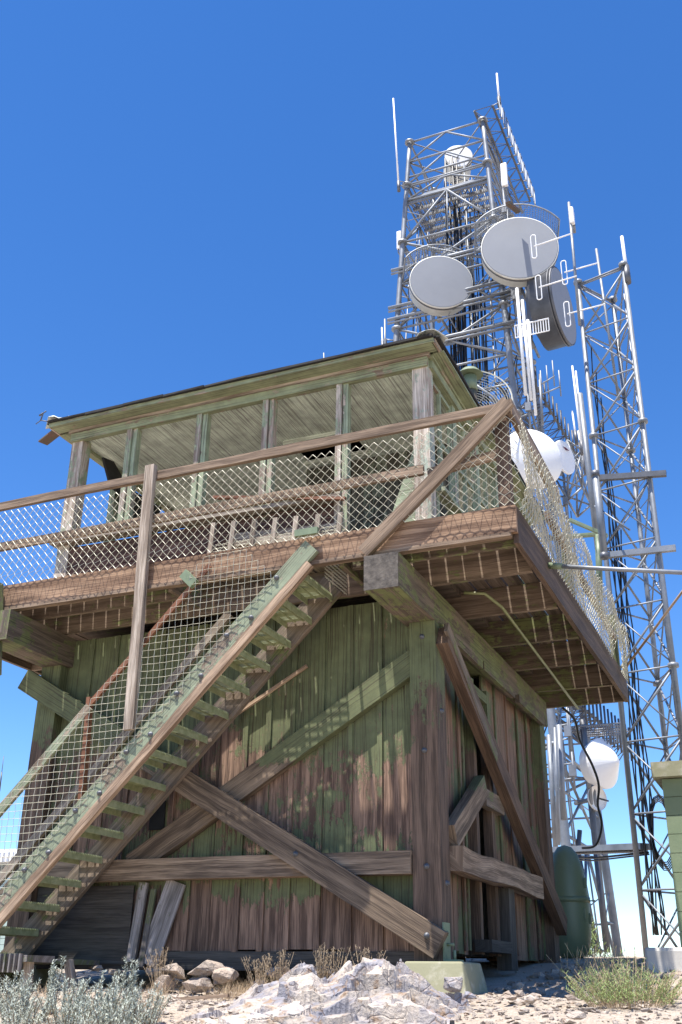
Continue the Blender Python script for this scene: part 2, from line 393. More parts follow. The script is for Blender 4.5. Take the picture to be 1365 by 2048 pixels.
# braces on the front
P('diagonal_brace', MB().board((-2.98, .065, .70), (-.20, .065, 2.36), .085, .215, (0, 0, 1)), 'brace')
P('diagonal_brace', MB().board((-4.42, -.05, 2.56), (.0, -.05, .03), .085, .215, (0, 0, 1)), 'brace', label='long brace from upper left corner to the foot of the near post')
P('girt', MB().board((-4.0, .03, .665), (-.245, .03, .655), .14, .18), 'brace')
P('plywood_panel', MB().box(-4.02, -2.95, .075, .09, -.12, .54), 'ply')
mb = MB(); mb.board((-2.72, .05, -.12), (-2.5, .07, .56), .20, .022, (0, 1, 0)); mb.board((-2.9, .06, -.1), (-2.84, .07, .56), .09, .03, (0, 1, 0)); mb.board((-2.78, .04, -.14), (-2.72, .05, .5), .05, .03, (0, 1, 0))
P('loose_plank', mb, 'oldplank')
P('wall_hole', MB().box(-2.86, -2.7, .096, .106, 1.02, 1.28), 'dark')
P('plank_batten', MB().board((-2.0, .07, 2.02), (-1.27, .07, 2.42), .03, .03), 'bare')
# side braces
mb = MB(); mb.board((.055, .06, 2.56), (.055, 4.18, .36), .11, .2, (0, 0, 1))
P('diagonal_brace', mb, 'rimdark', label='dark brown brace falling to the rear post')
P('diagonal_brace', MB().board((.10, .02, 2.62), (.10, 1.5, 1.75), .03, .11, (0, 0, 1)), 'beam')
P('girt', MB().board((.05, .27, .69), (.05, 3.15, .70), .12, .2, (0, 0, 1), .016, 9), 'bare', label='log-like horizontal beam across the side wall')
P('short_brace', MB().board((.0, .30, .88), (.0, 1.3, 1.46), .09, .2, (0, 0, 1)), 'brace')
P('post', MB().box(-.10, .045, 1.92, 2.14, -.12, .60, .003), 'ply')
P('gusset', MB().box(-.08, .0, 1.45, 2.1, 1.30, 1.46), 'beam')
# bolts
BP = [(.0, .019), (.009, .018), (.012, .010), (.022, .008), (.022, -.01)]
def bolt(p, ax, parent, k=1.2): MB().lathe(p, ax, [(r * k, t * k) for r, t in [(0.0005, .022), (.012, .022), (.012, .010), (.019, .009), (.020, 0)]], 10).build('bolt', M['steeldark'], parent)
for p in ((-.1, -.093, .10), (-1.25, -.093, .74), (-.12, 0, 1.55), (-.12, 0, .62), (-.12, 0, 2.55)): bolt(p, (0, -1, 0), LK)
for p in ((.083, 4.0, .47), (.083, 3.0, 1.0), (.083, .25, 2.45), (.0, .1, 1.9), (0, .12, .5)): bolt(p, (1, 0, 0), LK)
# cantilever beams
for x in (-.15, -W + .15):
    P('cantilever_beam', MB().box(x - .15, x + .152, -.92, D + .22, ZB, ZB + .30, .003), 'beam')
mb = MB()
for y in (.15, 1.4, 2.8): mb.board((.03, y, ZB - .04), (.03, y + 1.2, ZB - .04), .05, .09)
P('ledger', mb, 'beam')
M['endgrain'] = plain('end_grain', (.14, .12, .10), .9, 0, .5, 18, (.05, .042, .036), .5)
P('beam_end', MB().box(-.302, .0, -.926, -.921, ZB - .002, ZB + .302), 'endgrain')
# ---- catwalk
CW = bpy.data.objects.new('catwalk', None); COL.objects.link(CW); CW.parent = LK
LX = -W - .95
HX0, HX1, HY0, HY1 = -2.28, -.62, -.71, -.26        # stair hatch
for y in (-.05, .95, 1.95, 2.92, 3.93):
    for a, b in ((LX + .02, DX - .04),):
        P('joist', MB().box(a, b, y - .025, y + .025, 3.0, 3.27, .003), 'joist', CW)
P('joist', MB().box(HX1 + .02, DX - .04, -.56, -.51, 3.05, 3.27, .003), 'joist', CW); P('joist', MB().box(LX + .02, HX0 - .02, -.45, -.40, 3.05, 3.27, .003), 'joist', CW)
for x in (HX0 - .03, HX1 + .03): P('hatch_trimmer', MB().box(x - .022, x + .022, FY + .03, -.22, 3.02, 3.265, .003), 'joist', CW)
mb = MB(); x = LX + .01
while x < DX - .05:
    w_ = .14; g_ = random.uniform(.014, .024); a, b = x, x + w_
    ys = [(FY + .01, BY)]
    if b > HX0 and a < HX1: ys = [(HY1 + .002, BY)]
    for y0, y1 in ys:
        seg = [y0, 1.6, 3.3, y1]
        if -W + .1 < x < -.2: seg = [y0, .12]          # under the cab only the front strip; cab has its own floor
        for p, q in zip(seg, seg[1:]): mb.box(a, b, p + .003, q - .003, 3.272, 3.305, .0015, axis=1)
        if -W + .1 < x < -.2: mb.box(a, b, D, BY, 3.272, 3.305, .0015, axis=1)
    x += w_ + g_
P('deck_planks', mb, 'deck', CW)
P('rim_board', MB().board((LX, FY - .02, 3.19), (DX + .02, FY - .02, 3.19), .045, .235, (0, 0, 1)), 'rim', CW)
P('rim_board', MB().board((LX, FY - .02, 3.055), (DX - .03, FY - .02, 3.055), .075, .035, (0, 0, 1)), 'bare', CW)
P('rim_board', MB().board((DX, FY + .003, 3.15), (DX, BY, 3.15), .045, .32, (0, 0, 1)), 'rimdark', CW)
P('rim_board', MB().board((LX, FY + .003, 3.15), (LX, BY, 3.15), .045, .3, (0, 0, 1)), 'joist', CW)
P('rim_board', MB().board((LX + .03, BY, 3.13), (DX - .03, BY, 3.13), .045, .26, (0, 0, 1)), 'joist', CW)
# ---- railing
RL = bpy.data.objects.new('railing', None); COL.objects.link(RL); RL.parent = LK
RZ = 4.22
P('top_rail', MB().board((LX - .1, FY - .055, RZ - .02), (DX + .02, FY - .055, RZ), .045, .085, (0, 0, 1), .006), 'bare', RL)
P('mid_rail', MB().board((LX - .1, FY - .055, 3.72), (.2, FY - .055, 3.76), .04, .085, (0, 0, 1), .006), 'bare', RL)
P('mid_rail', MB().board((.2, FY + .06, 3.78), (DX - .05, FY + .03, 3.83), .04, .085, (0, 0, 1), .004), 'bare', RL)
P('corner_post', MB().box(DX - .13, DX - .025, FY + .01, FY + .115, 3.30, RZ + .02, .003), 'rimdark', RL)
P('rail_brace', MB().board((DX + .03, FY - .105, RZ + .02), (-.33, FY - .105, 3.05), .05, .12, (0, 0, 1), .004), 'bare', RL)
P('rail_post', MB().board((-2.56, FY - .11, 4.30), (-2.50, FY - .125, 1.72), .10, .055, (0, 1, 0), .005), 'grey', RL)
P('rail_post', MB().board((-4.24, FY - .12, 3.30), (-4.05, FY - .16, 2.35), .09, .09, (0, 1, 0), .004), 'beam', RL)
P('top_rail', MB().board((DX + .02, FY - .03, RZ + .01), (DX + .0, 1.15, RZ + .02), .05, .15, (0, 0, 1), .004), 'bare', RL)
P('top_rail', MB().board((DX - .06, .9, 3.95), (DX - .06, BY, 3.80), .05, .09, (0, 0, 1), .006), 'bare', RL)
for y in (1.9, BY - .05): P('rail_post', MB().box(DX - .12, DX - .03, y - .1, y, 3.3, RZ - .12, .003), 'post', RL)
mb = MB()
def ftop(X): return 4.06 + .05 * math.sin(X * 1.1) - .03 * (X > .2)
def ffn(u, v, off):
    X = LX + u
    return V((X, FY - .085 - off + .02 * noise.noise(V((X * 1.2, v, 3))) - (.03 if v < .1 else 0), 3.27 + v * 1.04 + .02 * noise.noise(V((X * .8, 0, 0)))))
chain(mb, ffn, DX - LX + .08, .83, .0425, .0031)
P('chain_link', mb, 'wire', RL)
mb = MB()
def rfn_(ph, amp):
    def rfn(u, v, off):
        t = u / 5.5; k = min(1, v / .3); bul = math.sin(min(1, u / 1.5) * math.pi / 2)
        out_ = .02 + .05 * math.sin(min(1., v / .8) * 2.4) + amp * math.sin(u * 4.1 + v * 3 + ph) * k + .008 * math.sin(u * 11 + ph * 2 + v * 5) * k
        z = 3.24 + v * (1.0 - .20 * t) - .04 * t + .02 * math.sin(u * 2.2 + ph)
        return V((DX + .04 + out_ - off, FY - .06 + u * .985 + .04 * math.sin(v * 9 + u * 3), z))
    return rfn
tear = lambda u, v: not (4.35 < u < 4.9 and v < .3 + .1 * math.sin(u * 9))
chain(mb, rfn_(0, .028), 5.55, .90, .0425, .0029, keep=tear, wob=.008)
P('chain_link', mb, 'wire', RL, 'sagging chain link bulging out over the right catwalk edge')
mb = MB(); chain(mb, rfn_(1.2, .035), 5.5, .84, .0425, .0029, keep=tear, wob=.010)
P('chain_link', mb, 'wire', RL, 'crumpled second layer of chain link behind the bulging one')

# ---- cab
Z0, ZS, ZH, ZC = 3.31, 4.06, 5.33, 5.47
mb = MB(); mb.box(-W + .02, -.02, .08, D - .02, 3.22, 3.30); P('cab_floor', mb, 'deck')
CB = bpy.data.objects.new('cabin', None); COL.objects.link(CB); CB.parent = LK
def wallband(name, seg, z0, z1, mat):
    mb = MB()
    n = max(1, round((z1 - z0) / .13)); h = (z1 - z0) / n
    for i in range(n): mb.board((seg[0], seg[1], z0 + h * (i + .5)), (seg[2], seg[3], z0 + h * (i + .5)), .025, h - .005, (0, 0, 1), .003)
    P(name, mb, mat, CB)
wallband('lower_wall', (-W + .12, .015, -.92, .015), Z0, ZS - .05, 'cablow')
wallband('lower_wall', (-.06, .12, -.06, D - .1), Z0, ZS - .45, 'inner')
for k in range(9): P('wall_stud', MB().board((-.02, .2 + k * .47, Z0), (-.02, .2 + k * .47, ZS - .04), .09, .05, (1, 0, 0)), 'cab', CB)
wallband('lower_wall', (-W + .015, .12, -W + .015, D - .1), Z0, ZS - .05, 'cablow')
wallband('lower_wall', (-W + .12, D - .015, -.12, D - .015), Z0, ZS - .05, 'cab')
P('window_sill', MB().board((-W - .05, -.03, ZS), (-.9, -.03, ZS - .02), .14, .04), 'grey', CB)
P('window_sill', MB().board((.03, .15, ZS - .02), (.03, D + .02, ZS - .02), .12, .04), 'cab', CB)
P('window_sill', MB().board((-W - .03, .15, ZS - .02), (-W - .03, D, ZS - .02), .12, .04), 'grey', CB)
P('window_sill', MB().board((-W, D + .02, ZS - .02), (0, D + .02, ZS - .02), .12, .04), 'cab', CB)
P('corner_post', MB().box(-.16, .004, -.012, .14, Z0, ZH + .03, .003), 'cabrail', CB)
P('corner_post', MB().box(-W - .004, -W + .15, -.01, .14, Z0 - .02, ZH + .03, .003), 'cabpost', CB)
for x, y in ((-.14, D - .14), (-W, D - .14)): P('corner_post', MB().box(x, x + .14, y, y + .15, Z0, ZH + .03, .003), 'cab', CB)
for i, x in enumerate((-3.45, -2.56, -1.755, -.915)):
    z0 = ZS if i < 3 else Z0 + .02
    P('mullion', MB().board((x - .032, .02, z0), (x - .032, .02, ZH + .002), .062, .10, (0, 1, 0), .002), 'cabpost', CB)
    P('mullion', MB().board((x + .036, .03, z0), (x + .036, .03, ZH + .002), .055, .08, (0, 1, 0), .002), 'cab', CB)
for k in range(1, 5):
    y = D * k / 5
    P('mullion', MB().board((-.03, y, ZS), (-.03, y, ZH + .002), .06, .1, (0, 1, 0), .002), 'cab', CB)
    P('mullion', MB().board((-.028, y + .09, ZS), (-.028, y + .09, ZH + .002), .04, .03, (0, 1, 0), .002), 'cab', CB)
    P('mullion', MB().board((-W + .03, y, ZS), (-W + .03, y, ZH + .002), .08, .12, (0, 1, 0), .002), 'cab', CB)
    P('mullion', MB().board((-W * k / 5, D - .04, ZS), (-W * k / 5, D - .04, ZH + .002), .1, .08, (0, 1, 0), .002), 'cab', CB)
# right-hand windows: frames and shutters
for k in range(5):
    y0 = D * k / 5 + .09; y1 = D * (k + 1) / 5 - .06
    mb = MB()
    for a, b in (((-.04, y0, ZS + .03), (-.04, y0, ZH - .03)), ((-.04, y1, ZS + .03), (-.04, y1, ZH - .03)), ((-.04, (y0 + y1) / 2, ZS + .03), (-.04, (y0 + y1) / 2, ZH - .03))): mb.board(a, b, .04, .035, (0, 1, 0), .002)
    for z in (ZS + .04, (ZS + ZH) / 2, ZH - .05): mb.board((-.04, y0, z), (-.04, y1, z), .034, .04, (0, 0, 1), .002)
    P('window_frame', mb, 'cab', CB)
# header trims
P('header', MB().board((-W - .01, -.005, ZH + .05), (.005, -.005, ZH + .05), .07, .10, (0, 0, 1), .003), 'cabtrim', CB)
P('header', MB().board((-W - .03, -.03, ZH + .135), (.03, -.03, ZH + .135), .06, .07, (0, 0, 1), .004), 'grey', CB)
P('header', MB().board((.0, .04, ZH + .05), (.0, D, ZH + .05), .07, .10, (0, 0, 1), .003), 'cabtrim', CB)
P('header', MB().board((.028, .0, ZH + .135), (.028, D, ZH + .135), .05, .07, (0, 0, 1), .003), 'cabtrim', CB)
P('header', MB().board((-W, .04, ZH + .07), (-W, D, ZH + .07), .08, .14, (0, 0, 1), .003), 'cabtrim', CB)
P('header', MB().board((-W, D, ZH + .07), (0, D, ZH + .07), .08, .14, (0, 0, 1), .003), 'cabtrim', CB)
# ceiling
mb = MB(); x = -W + .03
while x < -.04:
    if -2.02 < x < -1.3: mb.box(x, x + .079, .06, .98, ZH + .045, ZH + .06, .0015, axis=1); mb.box(x, x + .079, 1.5, D - .05, ZH + .045, ZH + .06, .0015, axis=1)
    else: mb.box(x, x + .079, .06, D - .05, ZH + .045, ZH + .06, .0015, axis=1)
    x += .083
P('ceiling', mb, 'ceil', CB)
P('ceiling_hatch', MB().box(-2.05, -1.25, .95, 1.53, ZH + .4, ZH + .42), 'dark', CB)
P('hatch_trim', MB().box(-2.06, -1.22, .93, .985, ZH + .0, ZH + .044, .003), 'ceil', CB); P('hatch_trim', MB().box(-2.06, -1.22, 1.49, 1.56, ZH, ZH + .044, .003), 'ceil', CB)
# inner partition and broken shutter
mb = MB(); xx = -2.05
while xx < -.3: mb.box(xx, xx + .14, 1.56, 1.60, Z0, ZH - .02, .003); xx += .146
P('partition', mb, 'inner', CB)
mb = MB(); xx = -3.4
while xx < -2.1: mb.box(xx, xx + .14, D - .1, D - .06, ZS, ZH - .3, .003); xx += .146
P('rear_shutter', mb, 'inner', CB)
mb = MB(); mb.poly([(-4.12, .35, 5.28), (-4.12, .55, 5.0), (-4.12, .72, 4.98), (-4.12, .95, 4.80), (-4.12, 1.5, 4.86), (-4.12, 1.62, 5.18), (-4.12, .9, 5.13), (-4.12, .55, 5.32)], .03, (1, 0, 0))
mb.poly([(-4.05, 1.7, 4.9), (-4.05, 2.1, 4.45), (-4.05, 2.6, 4.40), (-4.05, 3.0, 4.9), (-4.05, 2.3, 5.1)], .03, (1, 0, 0))
P('broken_shutter', mb, 'roofing', CB)
mb = MB(); mb.board((-.21, .42, 3.4), (-.21, .42, 4.95), .07, .06, (0, 1, 0)); mb.board((-.21, .42, 4.93), (-.12, .12, 5.36), .07, .06, (0, 1, 0))
P('door_jamb', mb, 'cablow', CB)
P('door_leaf', MB().poly([(-.2, .1, 3.3), (-.62, .1, 3.3), (-.2, .1, 4.5)], .03, (0, 1, 0)), 'cab', CB)
mb = MB(); mb.board((-1.72, .12, ZS - .01), (-.3, .12, ZS - .01), .1, .04)
# roof
RF = bpy.data.objects.new('roof', None); COL.objects.link(RF); RF.parent = LK
ov = .20; ze = 5.50; X0, X1, Y0, Y1 = -W - ov, .13, -ov, D + ov; cx, cy = (X0 + X1) / 2, (Y0 + Y1) / 2; zp = ze + .62
mb = MB()
def strip(a, b, ridge, n=26):
    a = V(a); b = V(b); rg = V(ridge); rows = 7
    for j in range(rows):
        t0, t1 = j / rows, (j + 1.15) / rows
        p0, q0 = a.lerp(rg, t0), b.lerp(rg, t0); p1, q1 = a.lerp(rg, min(1, t1)), b.lerp(rg, min(1, t1))
        m = max(2, int(n * (1 - t0)))
        for i in range(m):
            u, v = i / m, (i + 1) / m; lift = V((0, 0, .022 + random.random() * .012)); jg = V((0, 0, 0))
            A, B, C, E_ = p0.lerp(q0, u) + lift + V((0, 0, -.002)), p0.lerp(q0, v) + lift, p1.lerp(q1, v) + V((0, 0, .006)), p1.lerp(q1, u) + V((0, 0, .006))
            if j == 0:
                out = (a + b) * .5 - V((cx, cy, ze)); out.z = 0; out.normalize(); k = random.uniform(-.005, .03); A += out * k; B += out * k
            bi = len(mb.v); mb.v += [A, B, C, E_, A - V((0, 0, .014)), B - V((0, 0, .014))]
            mb.face([bi, bi + 1, bi + 2, bi + 3], None, random.random()); mb.face([bi + 4, bi + 5, bi + 1, bi], None, .5)
c00, c10, c11, c01, pk = (X0, Y0, ze), (X1, Y0, ze), (X1, Y1, ze), (X0, Y1, ze), (cx, cy, zp)
for a, b in ((c00, c10), (c10, c11), (c11, c01), (c01, c00)): strip(a, b, pk)
b0 = len(mb.v); mb.v += [V(c) + V((0, 0, .002)) for c in (c00, c10, c11, c01, pk)]
for i in range(4): mb.face([b0 + i, b0 + (i + 1) % 4, b0 + 4])
P('shingles', mb, 'roofing', RF)
mb = MB()
for a, b in ((c00, c10), (c10, c11), (c11, c01), (c01, c00)):
    a, b = V(a), V(b); o_ = (a + b) * .5 - V((cx, cy, ze)); o_.z = 0; o_.normalize(); n_ = 9
    for i in range(n_): mb.board(a.lerp(b, i / n_) + o_ * random.uniform(.012, .03) + V((0, 0, .022)), a.lerp(b, (i + 1) / n_) + o_ * random.uniform(.012, .03) + V((0, 0, .022)), .05, random.uniform(.018, .03), (0, 0, 1), .004)
P('drip_edge', mb, 'roofing', RF)
mb = MB()   # soffit boards
mb.board((X0 + .02, Y0 / 2 - .02, ze - .028), (X1 - .02, Y0 / 2 - .02, ze - .028), .17, .02); mb.board((X1 / 2 + .02, Y0 + .2, ze - .028), (X1 / 2 + .02, Y1 - .02, ze - .028), .17, .02)
mb.board((X0 / 2 - W / 2 - .02, Y0 + .2, ze - .028), (X0 / 2 - W / 2 - .02, Y1 - .02, ze - .028), .17, .02); mb.board((X0, D + .1, ze - .028), (X1, D + .1, ze - .028), .17, .02)
P('soffit', mb, 'cabtrim', RF)
mb = MB(); mb.board((X0, Y0, ze - .012), (X1, Y0, ze - .012), .022, .05); P('fascia', mb, 'cabtrim', RF)
mb = MB(); mb.board((X1, Y0 + .015, ze - .012), (X1, Y1, ze - .012), .022, .05); P('fascia', mb, 'grey', RF)
mb = MB(); mb.board((X0, Y0 + .015, ze - .012), (X0, Y1, ze - .012), .022, .05); mb.board((X0, Y1, ze - .012), (X1, Y1, ze - .012), .022, .05); P('fascia', mb, 'grey', RF)
for c in (c00, c10, c11, c01):      # corrugated hip caps
    mb = MB(); a = V(c) + V((0, 0, .03)); b = V(pk) + V((0, 0, .03)); d = (b - a).normalized(); L = (b - a).length; sd = d.cross(V((0, 0, 1))).normalized(); n = 60
    bi = len(mb.v); m = 7
    for i in range(n + 1):
        t = L * i / n - .03; wv = .012 * math.sin(i * math.pi / 1.6)
        for j in range(m):
            q = (j / (m - 1) - .5) * 2; mb.v.append(a + d * t + sd * (q * .15) + V((0, 0, .045 * (1 - q * q) - .03 * abs(q) + wv * 1.3 + .025)))
    for i in range(n):
        for j in range(m - 1): k = bi + i * m + j; mb.face([k, k + 1, k + m + 1, k + m], None, .5, True)
    o = P('ridge_cap', mb, 'cap', RF); sm_ = o.modifiers.new('thickness', 'SOLIDIFY'); sm_.thickness = .004
mb = MB(); mb.board((X0 - .28, Y0 + .25, ze - .05), (X0 + .1, Y0 + .1, ze - .01), .12, .02); P('torn_eave_board', mb, 'rust', RF)
mb = MB(); q = V((X0 - .02, Y0, ze + .05)); mb.tube([q, q + V((-.12, 0, .04)), q + V((-.2, .02, .02))], .006); mb.tube([q + V((-.12, 0, .04)), q + V((-.1, 0, .13)), q + V((-.06, 0, .15))], .008); mb.tube([q + V((-.1, 0, .13)), q + V((-.15, 0, .11))], .012)
P('wire_hook', mb, 'steeldark', RF)
mb = MB(); a = V((-.12, 2.0, 5.58)); mb.tube([a, a + V((0, 0, .72))], .07, 14); P('stovepipe', mb, 'rust', RF)
mb = MB(); b = a + V((0, 0, .62)); mb.tube([b, b + V((0, 0, .20))], .08, 14); mb.lathe(b + V((0, 0, .22)), (0, 0, 1), [(.16, 0), (.1, .07), (.0, .12)], 14); mb.lathe(b + V((0, 0, .22)), (0, 0, 1), [(.16, 0), (.0, -.004)], 14)
P('pipe_cowl', mb, 'greenpipe', RF)
for x, y, h in ((649, 716, .22), (764, 680, .55)):
    pass
# footing
mb = MB(); f0 = [(-.26, -.17), (.20, -.17), (.20, .34), (-.26, .34)]; f1 = [(-.34, -.27), (.27, -.27), (.27, .42), (-.34, .42)]
b = len(mb.v); mb.v += [V((x, y, -.085)) for x, y in f0] + [V((x, y, -.45)) for x, y in f1]
mb.face([b, b + 1, b + 2, b + 3])
for i in range(4): mb.face([b + i, b + 4 + i, b + 4 + (i + 1) % 4, b + (i + 1) % 4])
o = P('footing', mb, 'conc'); bv = o.modifiers.new('bevel', 'BEVEL'); bv.width = .015; bv.segments = 2
mb = MB(); mb.box(.004, .016, -.02, .14, -.08, .20); mb.box(.018, .12, -.02, .14, -.083, -.068); mb.tube([(.0, .06, .04), (.07, .06, .04)], .012, 8); mb.tube([(.08, .04, -.08), (.08, .04, .0)], .012, 8); mb.tube([(.005, .06, .12), (.03, .06, .12)], .022, 6)
P('post_bracket', mb, 'greenpipe')
mb = MB(); 
P('footing', MB().box(-W - .1, -W + .32, -.1, .4, -.5, -.1), 'conc')
mb.box(-.35, .15, D - .35, D + .1, -.3, -.08)
P('footing', mb, 'conc')
# conduit and cable under catwalk
cp = [V((.22, .2, 2.985)), V((.40, .25, 2.97)), V((.46, .6, 2.95)), V((.36, 4.62, 2.93))]
P('conduit', MB().tube(cp, .015, 8), 'conduit')
cpts = [at(1125, 1415, 4.66), at(1150, 1440, 4.75), at(1160, 1480, 5.0), at(1185, 1530, 5.2), at(1198, 1570, 5.4), at(1196, 1610, 5.5), at(1204, 1650, 5.6), at(1192, 1690, 5.7), at(1165, 1696, 5.8)]
def smooth(pts, k=5):
    out = []; n = len(pts)
    for i in range(n - 1):
        p0, p1, p2, p3 = pts[max(0, i - 1)], pts[i], pts[i + 1], pts[min(n - 1, i + 2)]
        for j in range(k):
            t = j / k; out.append(.5 * ((2 * p1) + (p2 - p0) * t + (2 * p0 - 5 * p1 + 4 * p2 - p3) * t * t + (3 * p1 - p0 - 3 * p2 + p3) * t ** 3))
    out.append(pts[-1]); return out
P('cable', MB().tube(smooth(cpts), .016, 6), 'black')
# trap door standing open above the stair
TD = bpy.data.objects.new('trap_door', None); COL.objects.link(TD); TD.parent = LK
mb = MB(); mb.board((-2.30, -.10, 4.25), (-.82, -.12, 3.97), .04, .03); P('top_bar', mb, 'rail', TD)
for i in range(7):
    x = -2.27 + i * .232; P('rib', MB().board((x - .03, -.13, 3.33), (x + .01, -.115, 3.95 + .02 * (6 - i) - .12), .05, .03, (0, 1, 0), .002), 'grey', TD)
mb = MB()
def exp_mesh(mb, fn, U, Vv, a=.045, b=.018, r=.003):
    nu = int(U / a); nv = int(Vv / b)
    for j in range(nv):
        mb.tube([fn((i) * a, (j + (i & 1) * (1 if j % 2 == 0 else -1) * .9 + (.5)) * b) for i in range(nu + 1)], r, 4, cap=False)
exp_mesh(mb, lambda u, v: V((-2.28 + u, -.10, 3.33 + v)), 1.44, .40); P('expanded_mesh', mb, 'wire', TD)
mb = MB(); exp_mesh(mb, lambda u, v: V((-.80, HY0 + .1 + u, 2.98 + v)), .5, .27); P('expanded_mesh', mb, 'wire', TD)
mb = MB(); mb.board((-2.1, .0, 3.78), (-.95, -.02, 3.70), .03, .14, (0, 0, 1), .01); mb.board((-2.3, -.02, 3.62), (-1.3, -.01, 3.60), .03, .1, (0, 0, 1), .01)
P('splintered_board', mb, 'grey', TD)

# ================================================================= STAIRS
ST = thing('staircase', (-4.0, -.5, -.1), 'steep outdoor wooden staircase with green metal treads leaning up to the catwalk', 'staircase')
SL = 1.02
def zt_near(x): return 3.24 + SL * (x + .96)
a0, a1 = V((-4.6, -.82, 3.24 + SL * (-4.6 + .96) - .17)), V((-.88, -.82, 3.32 - .17))
P('stringer', MB().board(a0 + V((0, 0, .055)), a1 + V((.05, 0, .055)), .05, .16, (0, 0, 1), .003), 'stringer', ST)
P('stringer_edge', MB().board(a0 + V((0, -.004, -.11)), a1 + V((.04, -.004, -.11)), .055, .075, (0, 0, 1), .004), 'bare', ST)
P('stringer', MB().board(V((-4.35, -.13, 3.13 + SL * (-4.35 + .9))), V((-.93, -.13, 3.10)), .05, .24, (0, 0, 1), .003), 'beam', ST)
for k in range(17):
    z = 2.985 - k * .202; x = -1.05 - k * .203
    if x < -4.3: break
    mb = MB(); y0, y1 = -.79, -.16; dp = .25
    rust = (k == 2)
    for xx in (x - dp / 2, x + dp / 2): mb.box(xx - .004, xx + .004, y0, y1, z - .055, z + .002, axis=1)
    if k == 8:
        mb.box(x - dp / 2 + .004, x + dp / 2 - .004, y0, y1, z - .006, z, axis=1); mb.tube([(x + .02, -.45, z - .03), (x + .02, -.45, z + .02)], .02, 8)
    else:
        y = y0
        while y < y1 - .01:
            if int((y - y0) / .11) % 2 == 1 and (k < 4): mb.box(x - dp / 2 + .004, x + dp / 2 - .004, y, y + .022, z - .006, z, axis=0)
            else: mb.box(x - dp / 2 + .004, x + dp / 2 - .004, y, y + .013, z - .004, z, axis=0)
            mb.box(x + dp / 2 + .004, x + dp / 2 + .010, y, y + .010, z - .012, z + .008, axis=2)
            y += .024
        for xx in (x - .04, x + .045): mb.box(xx - .01, xx + .01, y0, y1, z - .012, z - .006, axis=1)
    P('tread', mb, 'tread', ST)
# handrail on the outer side
hz = lambda x: 3.02 + SL * (x + 2.03)
P('handrail', MB().board((-4.6, -.80, hz(-4.6) - .05), (-3.0, -.80, hz(-3.0) - .05), .04, .08, (0, 0, 1), .003), 'stringer', ST)
P('handrail', MB().board((-3.05, -.79, hz(-3.05) - .01), (-1.86, -.79, hz(-1.86) - .01), .03, .05, (0, 0, 1), .004), 'rail', ST)
P('handrail', MB().board((-4.7, -.14, hz(-4.7) - .1), (-2.0, -.14, hz(-2.0) - .1), .04, .08, (0, 0, 1), .003), 'grey', ST)
P('stair_post', MB().board((-3.02, -.79, hz(-3.02) + .06), (-2.98, -.79, hz(-3.02) - .9), .04, .06, (0, 1, 0)), 'rail', ST)
P('stair_post', MB().board((-4.55, -.80, hz(-4.55)), (-4.5, -.80, -.1), .08, .06, (0, 1, 0)), 'grey', ST)
P('bracket', MB().box(-.98, -.76, -.875, -.835, 3.30, 3.36), 'greenpipe', ST)
P('bracket', MB().board((-2.1, -.84, 3.12), (-1.98, -.84, 3.0), .05, .09, (0, 0, 1)), 'greenpipe', ST)
for k in range(16): x = -1.15 - k * .23; bolt((x, -.845, zt_near(x) - .10 - .10 * (k & 1)), (0, -1, 0), ST)
mb = MB()
dv = V((1, 0, SL)).normalized(); nv_ = V((-SL, 0, 1)).normalized(); org = V((-4.75, 0, 3.24 + SL * (-4.75 + .96) - .12))
bow = lambda u, v: .015 * noise.noise(V((u * 1.3, v * 2, 5)))
def sfn(u, v, off): p = org + dv * v + nv_ * u; return V((p.x, -.862 - off + bow(u, v), p.z))
def keep_s(u, v):
    p = org + dv * v + nv_ * u
    return p.z < 3.28 and p.z < hz(p.x) + .02 or (p.z < 3.30 and p.x < -1.2 and p.x > -2.03)
# in-plane square pattern: wires run up the slope
s = .0445
chain(mb, sfn, .78, 5.2, s, .0029, keep=keep_s, wob=.008)
P('chain_link', mb, 'wire', ST, 'chain link panel along the outer side of the stairs')
mb = MB(); mb.box(-4.7, -3.2, -.98, -.62, -.12, -.07); mb.box(-4.7, -3.15, -.6, -.05, -.13, -.09)
for k in range(30): mb.box(-4.7 + k * .05, -4.685 + k * .05, -1.02, -.98, -.2, -.06)
P('bottom_landing', mb, 'oldplank', ST)
P('landing_leg', MB().board((-3.25, -.85, -.5), (-3.28, -.85, -.1), .06, .06, (0, 1, 0)), 'grey', ST); P('landing_leg', MB().board((-3.0, -.5, -.5), (-3.15, -.5, -.1), .06, .06, (0, 1, 0)), 'grey', ST)

# ================================================================= TOWERS
def tri_lattice(root, pts, zs, rleg, rb, seg=True):
    for i, p in enumerate(pts):
        mb = MB(); mb.tube([V((p[0], p[1], zs[0])), V((p[0], p[1], zs[-1]))], rleg, 10)
        for z in zs[::4]: mb.lathe((p[0], p[1], z), (0, 0, 1), [(rleg, -.03), (rleg * 2, -.03), (rleg * 2, .03), (rleg, .03)], 10)
        mb.build('leg', M['steel'], root)
    n = len(pts)
    for k, (z0, z1) in enumerate(zip(zs, zs[1:])):
        mb = MB()
        for i in range(n):
            a, b = pts[i], pts[(i + 1) % n]
            mb.tube([V((*a, z0)), V((*b, z0))], rb, 5)
            if i == 0: pr = ((a, b), (b, a)) if k % 4 < 2 else ((a, b), (b, a))
            else: pr = ((a, b), (b, a))
            for p, q in pr: mb.tube([V((*p, z0 + .03)), V((*q, z1 - .03))], rb * (1.25 if p is a else .85), 5)
            m = (V((*a, z0)) + V((*b, z0))) / 2
        mb.build('cross_brace', M['steel'], root)
